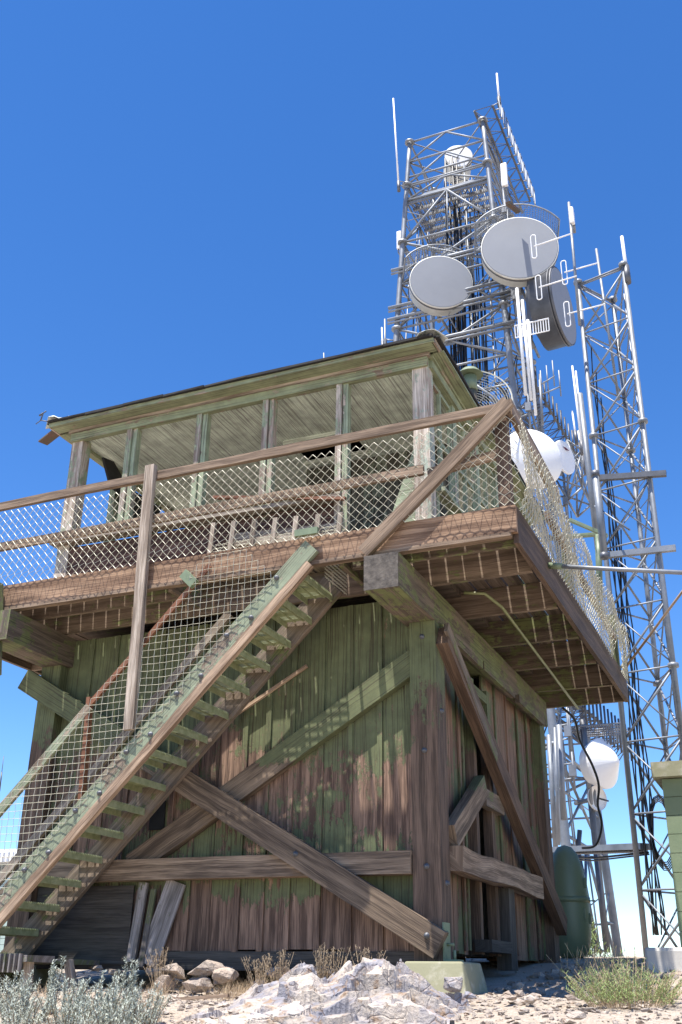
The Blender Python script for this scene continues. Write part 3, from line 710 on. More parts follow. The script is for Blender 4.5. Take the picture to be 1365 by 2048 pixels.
T2 = thing('lattice_mast', (.9, 7.4, 0), 'slim three-sided galvanised lattice mast at the right edge of the picture', 'mast')
mp_ = [(.53, 7.2), (1.36, 7.0), (1.02, 7.95)]
zs = [-.05 + i * 1.02 for i in range(12)] + [11.25]
tri_lattice(T2, mp_, zs, .040, .015)
mb = MB()
for k in range(9):
    x = .62 + .02 * k + random.uniform(-.02, .02); y = 7.25 + random.uniform(-.05, .1); pts = []
    for i in range(22): pts.append(V((x + .03 * math.sin(i * .9 + k), y + .03 * math.cos(i * .7 + k), .4 + i * (9.5 - k * .5) / 21)))
    mb.tube(smooth(pts, 2), .011, 5)
mb.build('cable_bundle', M['black'], T2)
mb = MB()
for k in range(5):
    cc = V((.9, 7.3, 1.75)); pts = [cc + V((.13 * math.sin(a) * (1 + .1 * k), .02 * k, .42 * math.cos(a) * (1 + .06 * k))) for a in [i * .42 for i in range(16)]]; mb.tube(pts, .009, 5)
mb.build('coiled_cable', M['black'], T2)
for (x0, y0, x1, y1, Yc) in ((1188, 957, 1333, 947, 7.0), (1203, 1112, 1352, 1096, 6.95)):
    mb = MB(); a, b = at(x0, y0, 6.93), at(x1, y1, 6.93); mb.board(a, b, .08, .09, (0, 0, 1), 0); mb.build('cross_arm', M['steeldark' if y0 < 1000 else 'steel'], T2)
mb = MB()
for i in range(30): z = .5 + i * .36; mb.tube([(1.05, 7.93, z), (1.27, 7.5, z)], .009, 4)
mb.tube([(1.27, 7.5, .2), (1.27, 7.5, 11)], .014, 5); mb.build('ladder', M['steel'], T2)
def whip(px0, py0, px1, py1, Y, r, label, mat='white', cat='antenna', group='whip antennas', Y2=None, base=True):
    a, b = at(px0, py0, Y), at(px1, py1, Y if Y2 is None else Y2)
    t = thing('whip_antenna', tuple(b), label, cat, group)
    MB().tube([b, b + (a - b) * .5, a], r, 8, r2=r * .8).build('radiator', M[mat], t)
    MB().tube([b - (a - b).normalized() * .12, b + (a - b).normalized() * .25], r * 1.7, 8).build('base_clamp', M['steeldark'], t)
    return t
whip(1244, 473, 1255, 555, 7.0, .035, 'thick pale whip antenna on top of the slim right mast')
# dipole antennas on stand-off pipes
def pole(px0, py0, px1, py1, Y, r, name, label, mat='steel', cat='pole', Y2=None):
    a, b = at(px0, py0, Y), at(px1, py1, Y if Y2 is None else Y2); o = MB().tube([a, b], r, 8).build(name, M[mat]); tag(o, label, cat); return o
pole(1138, 405, 1160, 650, 6.9, .026, 'antenna_pole', 'steel pole carrying folded dipoles left of the slim mast')
pole(1193, 498, 1238, 800, 7.6, .024, 'antenna_pole', 'steel pole rising inside the slim mast with two dipole booms')
def dipole(px, py, Y, ex, ey, label, h=.52):
    c = at(px, py, Y); e = at(ex, ey, Y)
    t = thing('dipole_antenna', tuple(e), label, 'antenna', 'folded dipole antennas')
    n = []; w_ = .045
    for i in range(24):
        an = i / 24 * 2 * math.pi; x = w_ * math.cos(an); z = w_ * math.sin(an) + (h / 2 - w_) * (1 if math.sin(an) >= 0 else -1); n.append(c + V((x, 0, z)))
    n.append(n[0]); MB().tube(n, .0095, 6, cap=False).build('folded_element', M['white'], t)
    MB().tube([c, e], .013, 6).build('boom', M['white'], t)
dipole(1068, 493, 6.7, 1144, 467, 'folded dipole over the face of the big right dish, highest of the four')
dipole(1129, 545, 6.9, 1196, 526, 'folded dipole whose boom runs right to the pole inside the slim mast, upper one')
dipole(1078, 575, 6.7, 1154, 552, 'folded dipole below the big dish with its boom rising to the left pole')
dipole(1135, 628, 6.9, 1211, 608, 'lowest folded dipole, in front of the edge-on drum dish')
def panel_ant(px, py, Y, hgt, wd, label):
    c = at(px, py, Y); t = thing('panel_antenna', tuple(c - V((0, 0, hgt / 2))), label, 'antenna', 'white panel antennas')
    o = MB().box(c.x - wd / 2, c.x + wd / 2, c.y - .05, c.y + .05, c.z - hgt / 2, c.z + hgt / 2).build('panel', M['white'], t); bv = o.modifiers.new('bevel', 'BEVEL'); bv.width = .02; bv.segments = 2
    mb = MB(); mb.tube([c + V((0, .14, -hgt * .75)), c + V((0, .14, hgt * .55))], .028, 8); mb.tube([c + V((-.03, 0, -hgt * .5)), c + V((-.04, 0, -hgt * .62)), c + V((-.02, .1, -hgt * .75))], .018, 6); mb.build('mount_pipe', M['steel'], t)
    mb = MB(); mb.box(c.x - .03, c.x + .03, c.y + .04, c.y + .14, c.z + hgt * .3, c.z + hgt * .36); mb.box(c.x - .03, c.x + .03, c.y + .04, c.y + .14, c.z - hgt * .36, c.z - hgt * .3); mb.build('clamp', M['steeldark'], t)
panel_ant(1144, 432, 6.9, .36, .085, 'white panel antenna highest on the pole left of the slim mast')
# big self supporting tower
T1 = thing('lattice_tower', (-3.8, 15.15, 0), 'tall broad self-supporting steel tower crowded with dishes behind the cabin', 'tower')
TC = V((-3.8, 15.15, 0))
def hw(z): return 1.13 + .052 * (22.75 - z)
def tp(i, z): h = hw(z); return TC + V(((-h, h, h, -h)[i], (-h, -h, h, h)[i], z))
LV = [22.75, 21.95, 21.05, 20.45, 18.9, 17.4, 15.9, 14.3, 12.5, 10.5, 8.3, 6.0, 4.3, 2.5, -.4]
for i in range(4):
    mb = MB(); mb.tube([tp(i, z) for z in LV], .062, 10, r2=.10)
    for z in LV[::2]: mb.lathe(tp(i, z), (0, 0, 1), [(.08, -.03), (.15, -.03), (.15, .03), (.08, .03)], 10)
    mb.build('leg', M['steel'], T1)
for k, (z1, z0) in enumerate(zip(LV, LV[1:])):
    mb = MB()
    for i in range(4):
        j = (i + 1) % 4; a1, b1, a0, b0 = tp(i, z1), tp(j, z1), tp(i, z0), tp(j, z0); m1 = (a1 + b1) / 2; m0 = (a0 + b0) / 2; c = (a1 + b0) / 2
        mb.tube([a1, b1], .033, 6)
        if k < 3 or z1 - z0 < 1.0: mb.tube([m1, a0], .028, 6); mb.tube([m1, b0], .028, 6)
        elif k % 2: mb.tube([m1, a0], .034, 6); mb.tube([m1, b0], .034, 6); mb.tube([m1, (a0 + b0) / 2], .02, 5)
        else:
            mb.tube([a1, b0], .034, 6); mb.tube([b1, a0], .034, 6)
            cc = (a1 + b0 + b1 + a0) / 4; nrm = (b1 - a1).cross(V((0, 0, 1))).normalized(); u = (b1 - a1).normalized() * .14
            mb.poly([cc - u - V((0, 0, .12)), cc + u - V((0, 0, .12)), cc + u + V((0, 0, .12)), cc - u + V((0, 0, .12))], .02, nrm)
        if k > 2:
            for (l1, l0, o0) in ((a1, a0, b0), (b1, b0, a0)):
                q_ = (l1 + l0) / 2; mb.tube([q_, m1.lerp(l0, .5) if k % 2 else l1.lerp(o0, .5)], .016, 4); mb.tube([l1.lerp(l0, .25), m1.lerp(l0, .5) if k % 2 else l1.lerp(o0, .3)], .014, 4)
            mb.tube([m1, TC + V((0, 0, z1)) + (m1 - TC - V((0, 0, z1))) * .35], .018, 4)
        if k > 6: mb.tube([(a1 + a0) / 2, m1.lerp(a0, .5)], .025, 5); mb.tube([(b1 + b0) / 2, m1.lerp(b0, .5)], .025, 5)
    a, b = tp(0, z1), tp(2, z1); c_, d_ = tp(1, z1), tp(3, z1); mb.tube([a, b], .022, 5); mb.tube([c_, d_], .022, 5)
    mb.build('cross_brace', M['steel'], T1)
mb = MB()
for z in (21.35, 20.98): 
    for i in range(4): a, b = tp(i, z), tp((i + 1) % 4, z); mb.tube([a, b], .03, 6)
mb.build('guard_rail', M['steel'], T1)
mb = MB()    # platform grating
zp_ = 20.5; h = hw(zp_) - .08
for i in range(48): x = TC.x - h + i * 2 * h / 47; 
for i in range(46):
    x = TC.x - h + i * 2 * h / 45
    for y0, y1 in ((-h, h),):
        if abs(x - TC.x) < .45: mb.box(x - .008, x + .008, TC.y - h, TC.y - .5, zp_ - .03, zp_, axis=1); mb.box(x - .008, x + .008, TC.y + .5, TC.y + h, zp_ - .03, zp_, axis=1)
        else: mb.box(x - .008, x + .008, TC.y - h, TC.y + h, zp_ - .03, zp_, axis=1)
for i in range(8):
    y = TC.y - h + i * 2 * h / 7; mb.box(TC.x - h, TC.x + h, y - .03, y + .03, zp_ - .12, zp_ - .035, axis=0)
mb.box(TC.x - h - .05, TC.x + h + .05, TC.y - h - .06, TC.y - h - .02, zp_ - .16, zp_ + .08, axis=0)
mb.build('platform', M['steel'], T1)
# cable ladder, cables, climbing ladder
for j, (cx_, cy_, nn, z1) in enumerate(((-3.85, 14.6, 15, 22.3), (-3.35, 14.9, 12, 21.6), (-2.9, 15.3, 12, 14.0))):
    mb = MB()
    for k in range(nn):
        x = cx_ + (k % 5) * .09 - .2; y = cy_ + (k // 5) * .11; z_top = z1 - random.uniform(0, 5) * (k % 3 > 0)
        pts = [V((x + .03 * math.sin(q + k), y, 0 + (z_top) * q / 14)) for q in range(15)]
        mb.tube(pts, random.choice((.022, .03, .018)), 5)
    mb.build('cable_bundle', M['black'], T1)
    mb = MB()
    for x in (cx_ - .3, cx_ + .32): mb.tube([(x, cy_ + .3, 0), (x, cy_ + .3, z1)], .025, 6)
    for q in range(int(z1 / .45)): mb.tube([(cx_ - .3, cy_ + .3, q * .45), (cx_ + .32, cy_ + .3, q * .45)], .014, 5)
    mb.build('cable_ladder', M['steel'], T1)
# face pipes between bays that carry the dishes
mb = MB()
for z in (17.9, 16.6, 15.2, 16.2): a, b = tp(0, z), tp(1, z); d = V((.25, 0, 0)); mb.tube([a - d + V((0, -.1, 0)), b + d + V((0, -.1, 0))], .05, 6); mb.tube([a - d + V((0, -.1, -.12)), b + d + V((0, -.1, -.12))], .03, 6)
mb.build('mounting_pipes', M['steel'], T1)
random.seed(78)
for k in range(9):       # thin feeder conduits up the faces
    i = k % 4; zt_ = random.uniform(9, 21); f_ = random.uniform(.15, .85); MB().tube([tp(i, z).lerp(tp((i + 1) % 4, z), f_) + V((0, .06, 0)) for z in (-.2, zt_ * .5, zt_)], .018, 5).build('conduit', M['steel' if k % 2 else 'steeldark'], T1)
random.seed(77)
for k in range(34):      # stand-off brackets with short pipes, clamps and small boxes
    z = random.uniform(3.5, 19.5); i = random.choice((1, 1, 1, 0, 2)); p = tp(i, z); o_ = V((.35 if i else -.25, -.15 if i < 2 else .2, 0)); mb = MB()
    q = p + o_; h_ = random.uniform(.35, .9); mb.tube([p + V((0, 0, .15)), q + V((0, 0, .15))], .02, 5); mb.tube([p - V((0, 0, .15)), q - V((0, 0, .15))], .02, 5); mb.tube([q - V((0, 0, h_)), q + V((0, 0, h_))], .026, 6)
    if k % 2: mb.box(q.x - .07, q.x + .07, q.y - .12, q.y - .03, q.z - .12, q.z + .1)
    if k % 3 == 0: mb.tube([q + V((0, 0, h_)), q + V((0, 0, h_ + .9))], .014, 5)
    mb.build('standoff_bracket', M['steel'], T1)
for k in range(10):      # loose jumper cables
    z = random.uniform(5, 19); a = tp(1, z) + V((.2, -.1, 0)); b = V((-3.4 + random.random(), 14.8, z - random.uniform(.3, 1.5))); m_ = (a + b) / 2 - V((0, .2, random.uniform(.3, .8))); MB().tube(smooth([a, m_, b], 6), .016, 5).build('jumper_cable', M['black'], T1)
# diagonal stand-off trusses with antenna rows, running back along the tower's right side
def tine_row(name, p, q, n, hgt, label, width=.55, loops=True, out=.18):
    p, q = V(p), V(q); t = thing(name, tuple(p), label, 'antenna', 'antenna arrays on boom trusses')
    d = (q - p).normalized(); L = (q - p).length; mb = MB(); sd = V((-width, 0, 0)); dn = V((-width * .5, 0, -width * .7))
    ch = [V((0, 0, 0)), sd, dn]
    for c in ch: mb.tube([p + c, q + c], .035, 6)
    m = int(L / .5)
    for i in range(m + 1):
        a = p + d * (L * i / m)
        for k in range(3):
            mb.tube([a + ch[k], a + ch[(k + 1) % 3]], .014, 4)
            if i < m: b = p + d * (L * (i + 1) / m); mb.tube([a + ch[k], b + ch[(k + 1) % 3]], .014, 4)
    mb.build('boom_truss', M['steeldark'], t)
    for i in range(n):
        a = p + d * (L * (i + .5) / n) + V((out, 0, 0)); mb = MB()
        if loops:
            w2 = d * (L / n * .25); mb.tube([a - w2 - V((0, 0, hgt / 2)), a - w2 + V((0, 0, hgt / 2)), a + w2 + V((0, 0, hgt / 2)), a + w2 - V((0, 0, hgt / 2)), a - w2 - V((0, 0, hgt / 2))], .016, 5, cap=False)
        else: mb.tube([a - V((0, 0, hgt / 2)), a + V((0, 0, hgt / 2))], .028, 6); 
        mb.tube([a, a - V((out, 0, 0))], .018, 5)
        mb.build('element', M['steel' if loops else 'steeldark'], t)
    return t
tine_row('antenna_array', (-2.32, 13.9, 23.1), (-2.28, 18.3, 23.1), 11, .62, 'row of square loop elements along the very top boom of the tower')
tine_row('antenna_array', (-2.0, 14.8, 14.3), (-1.75, 19.9, 14.3), 12, .8, 'row of upright rods along the middle boom beside the white dishes', .9, False, .1)
tine_row('antenna_array', (-1.6, 15.6, 5.7), (-1.25, 20.5, 5.7), 13, .9, 'row of upright rods just under the catwalk corner', .8, False, .1)
mb = MB()   # stiff arms below
t = thing('side_truss', (-1.6, 17, 10), 'hanging open truss basket below the small white dish', 'truss')
a = [at(x, y, 17) for x, y in ((1110, 955), (1137, 1000), (1165, 975), (1135, 880), (1165, 900))]
for i in range(5):
    for j in range(i): mb.tube([a[i], a[j]], .03, 5); mb.tube([a[i] + V((0, 1.2, 0)), a[j] + V((0, 1.2, 0))], .03, 5)
    mb.tube([a[i], a[i] + V((0, 1.2, 0))], .02, 5)
mb.build('frame', M['steel'], t)

def drum(px, py, Y, R, nrm, depth, label, shield=False, radome='radome', body='drum'):
    c = at(px, py, Y); n = V(nrm).normalized(); t = thing('dish_antenna', tuple(c - V((0, 0, R))), label, 'dish', 'drum dishes on the tower')
    mb = MB(); mb.lathe(c, n, [(R * .25, -depth - R * .28), (R * .6, -depth - R * .16), (R * .97, -depth), (R * 1.0, -depth), (R * 1.0, -.05), (R * 1.025, -.05), (R * 1.025, 0), (R, .0)], 56); mb.build('shroud', M[body], t)
    mb = MB(); mb.lathe(c, n, [(R * .995, -.02), (R * .99, .006), (R * .5, .014), (0.0005, .018)], 56, False); mb.build('radome', M[radome], t)
    mb = MB()
    a = n.orthogonal().normalized(); b = n.cross(a)
    mb.lathe(c, n, [(R * 1.0, -.11), (R * 1.032, -.11), (R * 1.032, -.08), (R * 1.0, -.08)], 48)
    for i in range(0): an = i / 24 * 6.283; p = c + (a * math.cos(an) + b * math.sin(an)) * (R * 1.02); mb.tube([p - n * .12, p + n * .02], .012, 4)
    mb.build('rim_band', M['steeldark'], t)
    bk = c - n * (depth + R * .3); mb = MB(); mb.tube([bk + V((0, 0, -R)), bk + V((0, 0, R))], .055, 8); mb.tube([bk, bk + n * R * .3], .12, 8)
    mb.tube([bk + V((0, 0, R * .7)), bk + V((0, .9, R * .7))], .04, 6); mb.tube([bk + V((0, 0, -R * .7)), bk + V((0, .9, -R * .7))], .04, 6); mb.build('mount', M['steel'], t)
    if shield:
        mb = MB(); up = V((0, 0, 1)); sd = n.cross(up).normalized()
        def sp(an, k): 
            rr = R * 1.32; return c + sd * (math.sin(an) * rr * 1.02) + up * (math.cos(an) * rr + .05 + .25 * k) + n * (-1.5 * depth - .5 + (depth + .5) * k)
        AR = 1.0; nn = 34
        for k in (0, .5, 1): mb.tube([sp(-AR + 2 * AR * i / nn, k) for i in range(nn + 1)], .022 if k != .5 else .012, 5)
        for i in range(nn + 1): mb.tube([sp(-AR + 2 * AR * i / nn, 0), sp(-AR + 2 * AR * i / nn, 1)], .022 if i in (0, nn) else .006, 4)
        for k in range(1, 16): mb.tube([sp(-AR + 2 * AR * i / nn, k / 16) for i in range(nn + 1)], .006, 4)
        for i in (0, nn // 2, nn): mb.tube([sp(-AR + 2 * AR * i / nn, .1), c - n * (depth + .1) + up * R * .4], .025, 5)
        mb.build('ice_shield', M['steel'], t)
    return t
drum(883, 563, 13.3, .83, (.42, -.9, 0), .42, 'round grey-faced drum dish on the left of the tower', True)
drum(1040, 495, 12.6, .95, (.30, -.95, 0), .38, 'largest grey-faced drum dish high in the middle of the tower', True)
drum(1128, 612, 13.6, 1.0, (.99, -.10, 0), .62, 'drum dish seen nearly edge-on at the right of the tower', body='steeldark')  # black-grey shroud in dark steel, with its underside shading put into the colour
t = drum(918, 312, 15.2, .42, (.35, -.9, 0), .8, 'small white drum dish inside the cage at the tower top', radome='white')
# bracket casting its shadow on the largest dish
b = at(1024, 415, 11.9); o = MB().board(b + V((.05, .5, .25)), b + V((-.05, -.2, 0)), .12, .08).build('mount_arm', M['rust']); tag(o, 'short rusty arm poking out above the largest dish', 'bracket')
def cone_dish(px, py, Y, R, nrm, label, conv=.35, mark=False):
    c = at(px, py, Y); n = V(nrm).normalized(); t = thing('dish_antenna', tuple(c - V((0, 0, R))), label, 'dish', 'white dishes on the tower')
    MB().lathe(c, n, [(.0005, R * conv)] + [(R * math.sin(a), R * conv * math.cos(a)) for a in [i * .157 for i in range(1, 11)]], 48).build('radome', M['white'], t)
    MB().lathe(c, n, [(R, 0), (R * 1.01, -.04), (R * .8, -R * .25), (R * .3, -R * .4), (.001, -R * .42)], 48).build('reflector', M['white'], t)
    bk = c - n * R * .42; mb = MB(); mb.tube([bk - V((0, 0, R)), bk + V((0, 0, R))], .05, 8); mb.tube([bk, bk + V((-.5, .5, 0))], .05, 6); mb.build('mount', M['steel'], t)
    if mark:
        mb = MB(); u = n.cross(V((0, 0, 1))).normalized(); q = c + n * (R * conv + .02) + V((0, 0, R * .45))
        mb.poly([q - u * .12, q + u * .0 - V((0, 0, .02)), q + u * .14 + V((0, 0, .02)), q + u * .03 + V((0, 0, .03)), q - u * .05 + V((0, 0, .02))], .01, n); mb.build('mark', M['redmark'], t)
    return t
cone_dish(1064, 917, 12.5, .74, (.58, -.81, 0), 'big smooth white dish just right of the railing corner', .42)
cone_dish(1131, 914, 13.5, .42, (.93, -.36, 0), 'small flat white dish with a dark red mark', .06, True)
cone_dish(1196, 1596, 14.5, .26, (.8, -.6, 0), 'small white dish low on the tower', -.35)
mb = MB(); mb.tube([at(1196, 1596, 14.5), at(1217, 1602, 14.2)], .02, 6); tag(mb.build('feed_horn', M['steeldark']), 'thin feed arm sticking out of the low white dish', 'antenna')
# conical translucent radome
c = at(1205, 1527, 14.2); t = thing('dish_antenna', tuple(c), 'white cone-shaped radome dish hanging under a grated shelf', 'dish', 'white dishes on the tower')
MB().lathe(c, (.9, -.42, 0), [(.02, -.34), (.40, -.30), (.53, -.02), (.53, .04), (.05, .40), (.001, .41)], 40, False).build('radome', M['white'], t)
MB().tube([c + V((-.35, .2, -.8)), c + V((-.35, .2, .9))], .05, 8).build('mount', M['steel'], t)
mb = MB(); p = at(1145, 1462, 14.6)
for i in range(26): mb.tube([p + V((i * .045, -.4, 0)), p + V((i * .045, .7, .0))], .008, 4)
for j in range(6): mb.tube([p + V((0, -.4 + j * .22, 0)), p + V((1.15, -.4 + j * .22, 0))], .018, 5)
for i in range(8): mb.tube([p + V((.75 + i * .05, -.4, 0)), p + V((.75 + i * .05, -.4, -.42))], .012, 4)
tag(mb.build('grated_shelf', M['steel']), 'grated steel shelf above the cone-shaped radome', 'shelf')
# grid dish behind the roof
c = at(925, 842, 12.2); n = V((.1, -.9, .25)).normalized(); R = 1.25
t = thing('grid_dish', tuple(c - V((0, 0, R))), 'wire grid dish peeking over the cabin roof behind the stovepipe', 'dish')
mb = MB(); a = n.orthogonal().normalized(); b = n.cross(a)
def gp(r, an): return c + (a * math.cos(an) + b * math.sin(an)) * r + n * (r * r * .28)
for k in range(1, 25): mb.tube([gp(R * k / 24, i / 40 * 6.2832) for i in range(41)], .005 if k < 24 else .02, 4, cap=False)
mb.build('reflector_grid', M['wire'], t)
mb = MB()
for k in range(12): mb.tube([gp(R * q / 6, k / 12 * 6.2832) for q in range(7)], .009, 4)
mb.build('rib', M['steel'], t); MB().tube([c - V((0, -.1, 1.6)), c + V((0, .1, .2))], .05, 8).build('mount_pole', M['steel'], t)
# panels and whips on the tower
panel_ant(1009, 350, 13.2, .78, .17, 'white panel antenna standing above the largest dish')
panel_ant(799, 481, 13.9, .62, .14, 'small white panel antenna on the left leg of the tower')
whip(787, 197, 798, 376, 13.6, .03, 'long white whip clamped to the upper left leg of the tower', 'white')
whip(994, 147, 999, 207, 14.4, .035, 'white whip at the very top of the tower')
mb = MB(); mb.tube([at(798, 370, 13.6), at(822, 376, 13.9)], .02, 5); mb.tube([at(797, 362, 13.6), at(820, 366, 13.9)], .015, 5); mb.tube([at(985, 212, 14.2), at(999, 205, 14.4)], .02, 5); mb.build('standoff', M['steel'], T1)
whip(764, 655, 766, 705, 7.0, .018, 'thin white whip rising behind the right half of the cabin roof')
whip(648, 706, 649, 745, 4.0, .014, 'short whip behind the middle of the cabin roof', 'steel')
whip(1145, 732, 1165, 900, 12.5, .028, 'pale whip left of the slim mast, left one of a pair')
whip(1152, 742, 1172, 930, 12.2, .024, 'pale whip left of the slim mast, right one of a pair')
whip(1145, 822, 1153, 880, 13.5, .026, 'greenish short whip beside the small flat dish')
whip(1157, 862, 1172, 940, 13.2, .03, 'bright short whip close beside the tall grey pole')
pole(1160, 788, 1197, 1100, 9.5, .058, 'antenna_mast', 'tall plain grey pole between the tower and the slim mast')
for i, (x0, y0, x1, y1) in enumerate(((1034, 577, 1052, 790), (1045, 600, 1063, 800), (1056, 640, 1072, 830))):
    o = MB().tube([at(x0, y0, 12.6), at(x1, y1, 12.6)], .036 if i else .04, 8).build('antenna_pipe', M['white']); tag(o, ['tallest of three upright white pipes under the largest dish', 'middle of three upright white pipes under the largest dish', 'shortest of three upright white pipes, nearest the edge-on dish'][i], 'antenna', 'white pipes under the dish')
# yagi
c = at(1092, 760, 12.0); t = thing('yagi_antenna', tuple(c), 'small antenna of parallel rods right of the tower against the sky', 'antenna')
mb = MB()
for k, (x, y) in enumerate(((1083, 765), (1095, 755), (1107, 745), (1120, 765))): p = at(x, y, 12); mb.tube([p - V((0, 0, .36)), p + V((0, 0, .32))], .016, 5)
mb.build('rod', M['steel'], t); mb = MB(); mb.tube([at(1078, 772, 12), at(1110, 752, 12)], .018, 5); mb.tube([at(1082, 790, 12), at(1122, 773, 12)], .018, 5); mb.tube([at(1080, 760, 12), at(1086, 850, 12)], .03, 6); mb.build('boom', M['steel'], t)
# more rungs near edge-on dish
t = thing('ladder_arm', tuple(at(1060, 650, 12.8)), 'ladder-like pale arm in front of the edge-on dish', 'bracket'); mb = MB(); a, b = at(1030, 652, 12.6), at(1097, 637, 12.6)
mb.tube([a, b], .02, 5); mb.tube([a - V((0, 0, .35)), b - V((0, 0, .35))], .014, 5)
for i in range(14): p = a.lerp(b, i / 13); mb.tube([p + V((0, 0, .02)), p - V((0, 0, .35))], .012, 4)
mb.build('rung', M['white'], t)
# cylinder antenna at the slim mast
c1, c0 = at(1191, 948, 6.8), at(1209, 1112, 6.8); t = thing('cylinder_antenna', tuple(c0), 'fat grey capped tube antenna held beside the slim mast', 'antenna')
MB().tube([c0, c1], .052, 14).build('tube', M['steel'], t); mb = MB()
for p in (c0, c1): mb.lathe(p, (0, 0, 1), [(.0, -.05), (.066, -.045), (.066, .045), (.0, .05)], 14)
mb.build('end_cap', M['steeldark'], t)
# cable tray bridge between towers
t = thing('cable_tray', tuple(at(1200, 1695, 9.0)), 'galvanised cable tray bridging from the tower to the slim mast', 'cable tray')
a, b = at(1095, 1701, 9.5), at(1296, 1693, 7.4); MB().board(a, b, .25, .085, (0, 0, 1), 0).build('channel', M['steel'], t)
mb = MB(); n_ = 60
for i in range(n_): p = a.lerp(b, i / n_) - V((0, 0, .055)); mb.board(p - V((0, .12, 0)), p + V((0, .12, 0)), .018, .03, (0, 0, 1), 0, 1)
mb.build('teeth', M['steeldark'], t)
mb = MB(); mb.tube([a + V((0, 0, -.1)), a.lerp(b, .5) + V((0, 0, -.14)), b + V((0, 0, -.08))], .016, 5); mb.tube([a + V((0, .05, -.13)), a.lerp(b, .5) + V((0, .05, -.17)), b + V((0, .05, -.1))], .012, 5); mb.build('cable', M['black'], t)
# tower underpinning seen low at the right
mb = MB()
for (x0, y0, x1, y1, Y, r) in ((1165, 1440, 1215, 1905, 14.6, .07), (1155, 1700, 1195, 1905, 14, .06), (1190, 1690, 1215, 1905, 13.6, .05), (1160, 1660, 1150, 1790, 14, .05), (1165, 1790, 1150, 1905, 13.8, .03), (1155, 1860, 1205, 1905, 13.8, .05)):
    mb.tube([at(x0, y0, Y), at(x1, y1, Y)], r, 8)
mb.build('base_brace', M['steeldark'], T1)
mb = MB(); 
for (x0, y0, x1, y1, Y, r) in ((1098, 1470, 1112, 1700, 12, .05), (1118, 1450, 1128, 1640, 12, .06), (1110, 1455, 1118, 1690, 11.8, .035)): mb.tube([at(x0, y0, Y), at(x1, y1, Y)], r, 8)
tag(mb.build('pipe_rack', M['steel']), 'cluster of upright steel pipes right behind the rear corner post', 'pipes')
# pipes fixed to catwalk
o = MB().tube([at(1098, 1131, .35), at(1180, 1136, .3), at(1500, 1152, -.05)], .02, 8).build('brace_pipe', M['steel']); tag(o, 'long level pipe clamped to the right catwalk edge and leaving the picture', 'pipe')
o = MB().tube([at(1096, 1131, .35), at(1125, 1133, .33)], .03, 8).build('pipe_flange', M['greenpipe']); o.parent = bpy.data.objects['brace_pipe']
o = MB().tube([at(1242, 1348, 4.6), at(1420, 1110, 4.0)], .016, 8).build('guy_pipe', M['bare']); tag(o, 'thin slanting pole at the far catwalk corner', 'pipe')
o = MB().tube([at(1190, 1012, 7.0), at(1260, 1060, 6.6)], .016, 6).build('thin_rod', M['steel']); tag(o, 'thin pale rod crossing in front of the slim mast', 'rod')
mb = MB(); mb.tube([at(1197, 1070, 8), at(1200, 1200, 8)], .055, 8); mb.board(at(1140, 1040, 8), at(1215, 1072, 8), .1, .05); mb.board(at(1110, 1075, 8.3), at(1205, 1068, 8.3), .1, .05); tag(mb.build('support_frame', M['greenpipe']), 'green steel post and arms behind the sagging mesh', 'frame')
whip(8, 1512, 1, 1570, 8, .008, 'hair-thin whip against the sky at the left edge', 'steeldark')

# ================================================================= tank, sheds, slab
t = thing('storage_tank', (-.05, 5.2, .1), 'dark green metal tank with a seam band behind the rear post', 'tank')
R = .25; c = V((-.05, 5.15, 0))
MB().lathe(c, (0, 0, 1), [(.0005, 1.36), (R * .35, 1.33), (R * .62, 1.24), (R * .82, 1.08), (R * .95, .88), (R, .76), (R * 1.0, .45), (R * .97, .3), (R * .8, .14), (R * .5, .06), (.001, .04)], 40).build('shell', M['tank'], t)
MB().lathe(c, (0, 0, 1), [(R * 1.0, .68), (R * 1.05, .68), (R * 1.05, .74), (R, .74)], 40).build('seam_band', M['tank'], t)
mb = MB()
for an, z in ((-.3, .9), (-.1, .5), (.0, .5), (-.6, .55)): p = c + V((math.cos(an) * R * .98, math.sin(an) * R * .98, z)); mb.box(p.x - .01, p.x + .02, p.y - .01, p.y + .01, z - .06, z + .06)
mb.tube([c + V((R, 0, .70)), c + V((R + .08, -.02, .70))], .008, 5); mb.build('latch', M['tank'], t)
t = thing('utility_shed', (1.6, 4.6, 0), 'green block hut with an overhanging flat roof at the right edge', 'shed')
a = at(1340, 1700, 4.0)
mb = MB()
for i in range(10):
    mb.box(a.x, a.x + 2.4, 4.0, 6.4, -.1 + i * .2, -.1 + i * .2 + .194); 
o = mb.build('block_wall', M['blockwall'], t)
MB().box(a.x - .09, a.x + 2.5, 3.88, 6.5, 1.905, 2.07).build('roof_slab', M['conc'], t)
mb = MB(); mb.box(1.15, 2.4, 2.6, 3.9, -.3, .10); o = mb.build('concrete_slab', M['slab']); bv = o.modifiers.new('bevel', 'BEVEL'); bv.width = .03; bv.segments = 2
tag(o, 'pale concrete pad beside the weeds at the right edge', 'slab')
t = thing('distant_shed', (-14.9, 12.3, 0), 'pale green shed with a white roof beyond the foot of the stairs', 'shed')
mb = MB()
for i in range(16): mb.box(-18.5, -14.15, 12, 15, -.2 + i * .13, -.2 + i * .13 + .122)
mb.build('siding_wall', M['siding'], t); mb = MB()
for i in range(36): mb.box(-18.7 + i * .13, -18.62 + i * .13, 11.7, 15.3, 2.32, 2.42)
mb.box(-18.7, -13.9, 11.75, 15.3, 2.22, 2.34); mb.box(-18.7, -13.9, 13.4, 15.3, 2.42, 2.72); mb.build('white_roof', M['white'], t)
MB().box(-14.9, -14.5, 11.93, 11.97, .3, 1.0).build('dark_window', M['dark'], t)

